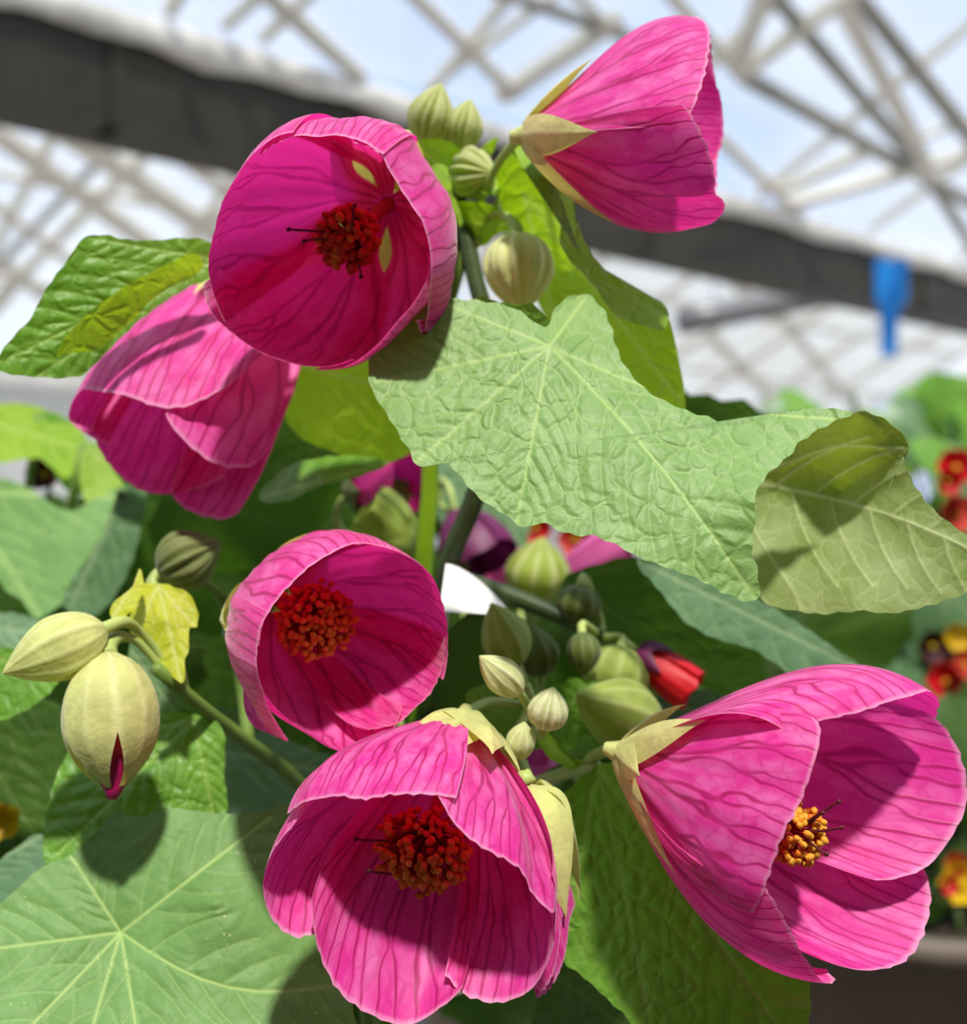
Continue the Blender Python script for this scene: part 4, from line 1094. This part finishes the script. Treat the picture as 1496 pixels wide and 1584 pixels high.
# mid-distance leaves of the same plant
for (ol, ct, mt, tp, lb) in [
    ([(440, 560), (520, 545), (600, 560), (650, 600), (650, 680), (600, 715), (520, 700), (450, 660)], [(440, 560, 350), (650, 600, 345), (520, 700, 360), (450, 660, 362)], M_LEAF_LIME, [(640, 610)], 'vivid green leaf glowing below the upper left flower'),
    ([(400, 770), (440, 725), (500, 708), (560, 706), (600, 715), (560, 735), (500, 750), (440, 775)], [(400, 770, 345), (600, 715, 350), (500, 708, 352), (500, 750, 340)], M_LEAF_G, [(598, 716)], None),
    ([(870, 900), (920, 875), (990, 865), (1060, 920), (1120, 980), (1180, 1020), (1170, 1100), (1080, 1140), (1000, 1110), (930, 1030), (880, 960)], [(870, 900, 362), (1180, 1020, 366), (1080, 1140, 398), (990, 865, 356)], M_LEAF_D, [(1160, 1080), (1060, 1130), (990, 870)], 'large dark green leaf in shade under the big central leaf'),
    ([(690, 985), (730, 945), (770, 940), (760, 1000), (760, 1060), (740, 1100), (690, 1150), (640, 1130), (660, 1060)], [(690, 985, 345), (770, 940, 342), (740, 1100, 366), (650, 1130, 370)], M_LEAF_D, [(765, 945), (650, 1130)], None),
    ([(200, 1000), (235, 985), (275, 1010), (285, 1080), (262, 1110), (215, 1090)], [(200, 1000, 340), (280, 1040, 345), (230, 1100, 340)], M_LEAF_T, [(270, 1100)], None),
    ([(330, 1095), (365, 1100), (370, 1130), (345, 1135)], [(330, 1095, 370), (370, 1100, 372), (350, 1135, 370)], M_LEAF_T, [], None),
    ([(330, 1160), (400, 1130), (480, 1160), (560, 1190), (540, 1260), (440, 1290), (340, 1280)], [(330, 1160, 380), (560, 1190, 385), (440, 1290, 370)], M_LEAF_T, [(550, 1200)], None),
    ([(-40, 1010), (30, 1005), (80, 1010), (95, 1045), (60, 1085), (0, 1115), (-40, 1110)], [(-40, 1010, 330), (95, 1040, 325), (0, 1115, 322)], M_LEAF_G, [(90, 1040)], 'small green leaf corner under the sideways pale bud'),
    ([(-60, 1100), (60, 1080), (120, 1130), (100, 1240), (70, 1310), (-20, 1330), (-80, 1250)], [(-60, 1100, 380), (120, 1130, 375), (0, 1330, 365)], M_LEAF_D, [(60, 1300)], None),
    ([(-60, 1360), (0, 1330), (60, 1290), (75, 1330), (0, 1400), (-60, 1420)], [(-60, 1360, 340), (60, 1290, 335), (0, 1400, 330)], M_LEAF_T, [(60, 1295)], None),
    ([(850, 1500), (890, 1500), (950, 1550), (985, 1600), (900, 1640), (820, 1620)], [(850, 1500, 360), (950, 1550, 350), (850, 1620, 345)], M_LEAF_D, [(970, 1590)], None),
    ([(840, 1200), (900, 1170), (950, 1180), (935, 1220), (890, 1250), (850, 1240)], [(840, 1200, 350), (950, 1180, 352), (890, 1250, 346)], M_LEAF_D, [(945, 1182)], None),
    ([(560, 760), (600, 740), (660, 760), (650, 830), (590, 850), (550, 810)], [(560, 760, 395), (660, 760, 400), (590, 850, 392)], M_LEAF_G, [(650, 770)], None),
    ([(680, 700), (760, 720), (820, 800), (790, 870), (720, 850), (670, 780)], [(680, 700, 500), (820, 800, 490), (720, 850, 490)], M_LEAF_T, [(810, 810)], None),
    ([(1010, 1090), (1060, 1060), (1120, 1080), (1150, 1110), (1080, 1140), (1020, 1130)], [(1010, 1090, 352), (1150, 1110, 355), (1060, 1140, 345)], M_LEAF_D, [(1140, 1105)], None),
]:
    vcx = ol[0]
    leaf(ol, ct, mt, vein_c=vcx, tips=tp, label=lb, spokes=130, rings=24, quilt=0.5, tooth=2.5, sec=5)

# deep foliage of the plant, shade partly put into its dark colour
def generic_leaf_mesh(name, mat, seed):
    r = np.random.RandomState(seed)
    ns, nr = 36, 8
    V = [];
    for i in range(ns):
        a = 2 * math.pi * i / ns
        rad = 0.5 * (1 + 0.16 * math.cos(3 * a) + 0.22 * math.cos(a)) * (1 - 0.35 * math.exp(-((abs(a - math.pi)) / 0.25) ** 2)) * (1 + 0.03 * math.cos(18 * a))
        for j in range(nr):
            t = j / (nr - 1)
            x = rad * t * math.cos(a); y = rad * t * math.sin(a)
            z = -0.18 * (x * x + y * y) * 2 + 0.05 * math.cos(5 * a) * t * t + 0.04 * abs(math.sin(2.5 * a)) * t
            V.append((x, y, z))
    V = np.array(V)
    uv = V[:, :2] * 5
    ang = np.arctan2(V[:, 1], V[:, 0])
    rr = np.linalg.norm(V[:, :2], axis=1)
    vv = np.zeros(len(V))
    for a in (0, 0.9, -0.9, 1.8, -1.8):
        vv = np.maximum(vv, np.exp(-((rr * np.abs(np.angle(np.exp(1j * (ang - a))))) / 0.012) ** 2))
    return make_mesh(name, V, grid_faces(ns, nr, True), mat, uv, {'vein': vv})
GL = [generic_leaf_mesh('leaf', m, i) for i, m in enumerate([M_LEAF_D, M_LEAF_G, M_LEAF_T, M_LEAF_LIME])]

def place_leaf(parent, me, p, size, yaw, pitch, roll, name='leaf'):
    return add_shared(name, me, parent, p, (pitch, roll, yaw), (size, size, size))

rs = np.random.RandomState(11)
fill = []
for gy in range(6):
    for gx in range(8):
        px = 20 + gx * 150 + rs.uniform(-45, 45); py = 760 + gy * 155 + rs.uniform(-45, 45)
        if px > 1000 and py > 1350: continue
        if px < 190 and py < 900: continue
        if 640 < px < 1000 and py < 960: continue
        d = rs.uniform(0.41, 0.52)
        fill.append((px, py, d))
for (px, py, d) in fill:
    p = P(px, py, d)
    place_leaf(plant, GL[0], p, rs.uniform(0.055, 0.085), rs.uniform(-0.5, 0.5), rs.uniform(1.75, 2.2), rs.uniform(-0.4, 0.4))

# ------------------------------------------------------------------ neighbours and background
def blossom(label, c, size, mat, n=5, facing=(0, -1, 0.3), group=None, cup=0.5, name='background_flower', centre_mat=None, cat='flower', parent=None, elong=1.0, root=None):
    c = np.asarray(c, float)
    A = nrm(facing); e1 = nrm(np.cross(A, [0.2, 0.1, 0.95])); e2 = np.cross(A, e1)
    fl = empty(name, c, label, cat, group) if parent is None else empty(name, c, parent=parent)
    for k in range(n):
        a0 = 2 * math.pi * k / n + 0.2
        V = []
        nu, nv = 7, 6
        dr = math.cos(a0) * e1 + math.sin(a0) * e2; sd = np.cross(A, dr)
        for i in range(nu):
            cc = -1 + 2 * i / (nu - 1)
            for j in range(nv):
                s = j / (nv - 1)
                w = 0.42 * size * math.sin(math.pi * (0.12 + 0.80 * s)) ** 0.7
                V.append(c + dr * size * 0.5 * s * (1 - 0.12 * cc * cc * s) + sd * cc * w * 0.75 + A * size * (cup * s * s * 0.6 + 0.12 * cc * cc) * elong)
        add('petal', np.array(V), grid_faces(nu, nv), mat, fl)
    V, f = tube_geo([c - A * size * 0.12, c + A * size * 0.18], [size * 0.06, size * 0.09], 8, 5)
    add('flower_centre', V, f, centre_mat or M_YELLOW, fl)
    if root is not None:
        root = np.asarray(root, float)
        b = c - A * size * 0.1
        tube('pedicel', [b, b - A * size * 0.3 - UPV * size * 0.4, (b + root) / 2 + np.array([0, 0.03, 0]), root], [0.0012, 0.0016, 0.002], M_STEM_D, fl, 6)
    return fl

def bell_simple(label, base, tip, r, mat, sep_mat=None, stalk=None, cat='flower', group=None, name='background_flower', npet=5):
    """distant nodding bell: overlapping petals on a calyx"""
    B = Pmm(base); Tq = Pmm(tip); A = nrm(Tq - B); L = np.linalg.norm(Tq - B)
    e1 = nrm(np.cross(A, [0.13, 0.95, 0.1])); e2 = np.cross(A, e1)
    fl = empty(name, B, label, cat, group)
    for k in range(npet):
        an = np.linspace(-0.75, 0.75, 7) + 2 * math.pi * k / npet
        rim = np.array([B + A * L * (1 - 0.10 * abs(a - 2 * math.pi * k / npet)) + r * (math.cos(a) * e1 + math.sin(a) * e2) for a in an])
        petal(fl, B, A, rim, (0.7, 0.2, 1.1, 0.6), 0.002, 0, k, mat, nu=12, nv=10)
    if sep_mat:
        cal = empty('calyx', B, parent=fl)
        for k in range(5):
            a = 2 * math.pi * k / 5 + 0.3
            tipp = B + A * L * 0.5 + r * 1.05 * (math.cos(a) * e1 + math.sin(a) * e2)
            sepal(cal, B, A, tipp, r * 0.55, sep_mat, 0.25, seed=k, ns=8, nc=5)
    if stalk:
        tube('pedicel', [B] + [Pmm(t) for t in stalk], 0.0014, M_STEM_L, fl, 6)
    return fl

bell_simple('blurred magenta flower behind the lime stem, under the big leaf', (540, 760, 400), (640, 745, 385), 0.011, M_MAGFAR, M_SEPAL_O, [(520, 800, 405), (560, 900, 410), (640, 1200, 395)])
bell_simple('blurred pale green calyx flower just above the mid left flower', (640, 855, 375), (560, 790, 372), 0.011, M_SEPAL_G, M_SEPAL_G, [(655, 880, 372), (656, 960, 368)])
bell_simple('blurred dark purple flower beside the dark stem', (700, 790, 450), (752, 875, 440), 0.015, M_PURPLE, None, [(680, 780, 452), (690, 740, 450), (720, 900, 440), (700, 1200, 420)])
bud('blurred fat yellow-green bud below the big central leaf', (825, 930, 440), (840, 830, 436), 25, M_SEPAL_C, [(825, 950, 440), (800, 1000, 445), (720, 1200, 430)], ridge=0.06)
bell_simple('blurred pale pink flower left of the fat yellow-green bud', (800, 925, 480), (770, 855, 475), 0.009, M_PINKFAR, None, [(805, 950, 480), (800, 1000, 465), (720, 1200, 430)])
bell_simple('blurred pink petal spread right of the green calyx', (862, 895, 470), (975, 845, 462), 0.011, M_PINKFAR, None, [(850, 910, 500), (800, 1000, 470), (720, 1200, 430)])
bell_simple('dim magenta flower below the long lower right leaf', (1050, 1700, 380), (1060, 1550, 372), 0.010, M_MAGFAR, None, [(1040, 1730, 385), (800, 1760, 400)])
bell_simple('blurred mauve bud behind the small cream buds', (845, 1215, 420), (832, 1165, 410), 0.006, M_PINKFAR, None, [(850, 1240, 420), (780, 1320, 410)])

# white plant label stuck in beside the stem
wl_ = empty('plant_label', Pmm((760, 940, 334)), 'white plastic plant label beside the dark stem', 'label')
V = []
for i in range(12):
    t = i / 11
    top = np.array([690 + 95 * t, 872 + 70 * t ** 1.6]); bot = np.array([680 + 95 * t, 945 + 6 * t])
    for q in (top, bot):
        V.append(P(q[0], q[1], 0.330 + 0.010 * t * t + (0.012 if q is top else 0)))
for i in range(12):
    t = i / 11
    top = np.array([690 + 95 * t, 872 + 70 * t ** 1.6]); bot = np.array([680 + 95 * t, 945 + 6 * t])
    for q in (top, bot):
        V.append(P(q[0], q[1], 0.3312 + 0.010 * t * t + (0.012 if q is top else 0)))
fc = []
for i in range(11):
    a = 2 * i
    fc += [(a, a + 1, a + 3, a + 2), (24 + a, 24 + a + 2, 24 + a + 3, 24 + a + 1), (a, a + 2, a + 26, a + 24), (a + 1, a + 25, a + 27, a + 3)]
fc += [(0, 24, 25, 1), (22, 23, 47, 46)]
add('tag_plate', np.array(V), fc, M_WHITE, wl_, smooth=False)
tube('tag_stake', [Pmm((690, 930, 334)), Pmm((650, 1200, 392)), Pmm((618, 1590, 405)), soil + np.array([-0.035, 0.01, -0.02])], 0.0016, M_WHITE, wl_, 6)

def bg_plant(name, label, pot_xy, pot_r, leaves, pot_mat=M_POT, h=0.14, group='potted plants on the bench', stems=()):
    base = np.array([pot_xy[0], pot_xy[1], 0.85])
    pl = empty(name, base, label, 'plant', group)
    lathe('pot', [(0.0, 0.001), (pot_r * 0.72, 0.0), (pot_r, h), (pot_r * 1.07, h), (pot_r * 1.07, h + 0.015), (pot_r * 0.95, h + 0.015), (pot_r * 0.93, h - 0.02)], base, pot_mat, pl, 24)
    lathe('soil', [(0.0, h - 0.012), (pot_r * 0.94, h - 0.015)], base, M_SOIL, pl, 24)
    top = base + np.array([0, 0, h - 0.015])
    for (px, py, d, size, k, yaw, pitch, roll) in leaves:
        p = P(px, py, d)
        lf = place_leaf(pl, GL[k], p, size, yaw, pitch, roll)
        m = (top + p) / 2 + np.array([0, 0, 0.04])
        V, f = tube_geo([top + np.array([rs.uniform(-0.4, 0.4) * pot_r, rs.uniform(-0.4, 0.4) * pot_r, 0]), m, p], [0.003, 0.0016], 6, 9)
        add('stem', V, f, M_STEM_D, pl)
    return pl

def scatter(x0, x1, y0, y1, d0, d1, n, s0, s1, kinds, p0=1.2, p1=1.9):
    out = []
    for i in range(n):
        out.append((rs.uniform(x0, x1), rs.uniform(y0, y1), rs.uniform(d0, d1), rs.uniform(s0, s1), kinds[rs.randint(len(kinds))], rs.uniform(-0.7, 0.7), rs.uniform(p0, p1), rs.uniform(-0.5, 0.5)))
    return out

# left neighbour: broad pale leaves
nb = empty('leafy_plant', np.array([-0.26, 0.58, 0.85]), 'leafy plant with broad pale green leaves at the left edge', 'plant', 'potted plants on the bench')
lathe('pot', [(0.0, 0.001), (0.06, 0), (0.08, 0.14), (0.086, 0.14), (0.086, 0.155), (0.076, 0.155), (0.075, 0.13)], (-0.26, 0.58, 0.85), M_POT, nb, 24)
lathe('soil', [(0.0, 0.135), (0.076, 0.132)], (-0.26, 0.58, 0.85), M_SOIL, nb, 24)
ntop = np.array([-0.26, 0.58, 0.98])
for (ol, ct, mt, tp) in [
    ([(-60, 760), (20, 745), (100, 790), (150, 770), (200, 750), (220, 770), (190, 840), (110, 920), (60, 960), (0, 1000), (-60, 1000)], [(-60, 760, 470), (220, 760, 460), (60, 960, 430), (-60, 1000, 440)], M_LEAF_B, [(210, 770), (60, 950), (-40, 980)]),
    ([(190, 760), (225, 755), (215, 830), (190, 900), (150, 950), (100, 940), (110, 900), (150, 840)], [(190, 760, 420), (225, 760, 422), (100, 940, 410)], M_LEAF_T, [(110, 935)]),
    ([(-60, 640), (0, 625), (60, 630), (120, 660), (135, 700), (100, 740), (70, 710), (0, 715), (-60, 720)], [(-60, 640, 520), (130, 690, 500), (0, 715, 495)], M_LEAF_LIME, [(130, 695)]),
    ([(60, 640), (115, 655), (140, 700), (130, 760), (95, 750), (75, 700)], [(60, 640, 515), (140, 700, 505), (95, 750, 500)], M_LEAF_G, [(125, 750)]),
    ([(130, 690), (190, 700), (215, 750), (180, 780), (130, 770)], [(130, 690, 480), (215, 750, 480), (150, 780, 470)], M_LEAF_LIME, [(205, 750)]),
    ([(-60, 960), (30, 950), (90, 985), (60, 1020), (-60, 1040)], [(-60, 960, 400), (90, 985, 395), (0, 1030, 390)], M_LEAF_T, [(85, 985)]),
]:
    o = leaf(ol, ct, mt, vein_c=ol[0], tips=tp, parent=nb, spokes=110, rings=22, quilt=0.5, tooth=2.0, sec=5)
    e = P(ol[0][0], ol[0][1], ct[0][2] / 1000)
    tube('stem', [ntop, (ntop + e) / 2 + np.array([-0.01, 0.01, 0.02]), e], [0.003, 0.002], M_STEM, nb, 6)
for (x, y, d, lb) in [(70, 735, 540, 'larger dark wine red blossom among the pale leaves at left'), (125, 742, 530, 'small dark wine red blossom nearest the nodding left flower')]:
    blossom(lb, Pmm((x, y, d)), 0.016, M_WINE, 5, (0.1, -1, 0.1), 'dark wine blossoms at left', root=(-0.26, 0.58, 0.97))
blossom('yellow petal tip at the left edge below the pale buds', Pmm((-6, 1262, 360)), 0.014, M_YELLOW, 5, (0.5, -0.8, -0.2), None, root=(-0.26, 0.58, 0.97))

bg_plant('leafy_plant', 'pale green leafy plant standing far back at right under the blue tag', (0.75, 1.75), 0.09, scatter(1180, 1400, 650, 740, 1.5, 1.9, 12, 0.05, 0.09, [1, 3, 2, 1]) + scatter(1390, 1560, 600, 720, 1.5, 1.9, 14, 0.07, 0.12, [1, 3, 2, 1]) + [(1232, 628, 1.6, 0.07, 1, 0.2, 1.0, 0.1), (1325, 632, 1.6, 0.05, 0, 0.9, 1.4, 0.3)])
bg_plant('flowering_plant', 'blurred plant with red flowers at the right edge', (0.36, 0.92), 0.085, scatter(1190, 1530, 720, 1120, 0.80, 1.1, 40, 0.05, 0.10, [1, 2, 0, 2]))
bg_plant('flowering_plant', 'blurred plant with yellow flowers at lower right edge', (0.285, 0.75), 0.115, scatter(1400, 1560, 1100, 1440, 0.68, 0.82, 16, 0.04, 0.07, [0, 0, 1]), h=0.195)
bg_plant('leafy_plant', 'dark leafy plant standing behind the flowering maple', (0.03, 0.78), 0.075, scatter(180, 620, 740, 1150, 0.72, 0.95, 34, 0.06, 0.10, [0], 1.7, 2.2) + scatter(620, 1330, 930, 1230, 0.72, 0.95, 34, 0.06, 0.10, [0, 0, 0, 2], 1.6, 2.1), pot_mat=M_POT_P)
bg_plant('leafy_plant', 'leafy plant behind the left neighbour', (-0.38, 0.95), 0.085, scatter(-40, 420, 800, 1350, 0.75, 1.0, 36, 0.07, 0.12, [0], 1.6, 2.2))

for (x, y, d, s, m, lb) in [
    (1478, 728, 820, 0.028, M_RED, 'crimson blossom highest at the right edge'),
    (1462, 745, 810, 0.020, M_RED, 'small crimson blossom beside the highest one at right edge'),
    (1475, 800, 830, 0.030, M_CORAL, 'coral blossom at the right edge above the olive leaf'),
    (1462, 1058, 800, 0.030, M_RED, 'red blossom above the lower right flower'),
    (1440, 1000, 820, 0.026, M_WINE, 'dark wine blossom above the lower right flower'),
    (1490, 1030, 790, 0.022, M_CORAL, 'coral blossom at right edge beside the red one'),
    (1480, 985, 800, 0.020, M_YELLOW, 'lime yellow blossom at right edge above the red one'),
    (1205, 985, 800, 0.020, M_CORAL, 'tiny salmon blossom below the olive leaf'),
    (1485, 1370, 650, 0.026, M_YELLOW, 'yellow blossom at right edge beside the lower right flower'),
    (1462, 1368, 640, 0.012, M_RED, 'small orange red blossom left of the yellow one'),
    (1478, 1335, 655, 0.014, M_CORAL, 'salmon blossom above the yellow one'),
    (828, 818, 640, 0.020, M_RED, 'red blossom peeping below the big central leaf'),
    (890, 835, 660, 0.022, M_CORAL, 'coral blossom peeping below the big central leaf'),
]:
    blossom(lb, Pmm((x, y, d)), s, m, 6, (rs.uniform(-0.3, 0.3), -1, rs.uniform(0, 0.5)), 'small blossoms in the background',
            root=(0.285, 0.75, 1.02) if y > 1200 else ((0.03, 0.78, 0.97) if x < 1100 else (0.36, 0.92, 0.97)))
bell_simple('drooping red flower with purple tube right of the green buds', (985, 1008, 346), (1076, 1070, 340), 0.0066, M_RED, M_PURPLE, [(975, 1000, 348), (960, 990, 350), (930, 985, 346)])

print('objects', len(bpy.data.objects))
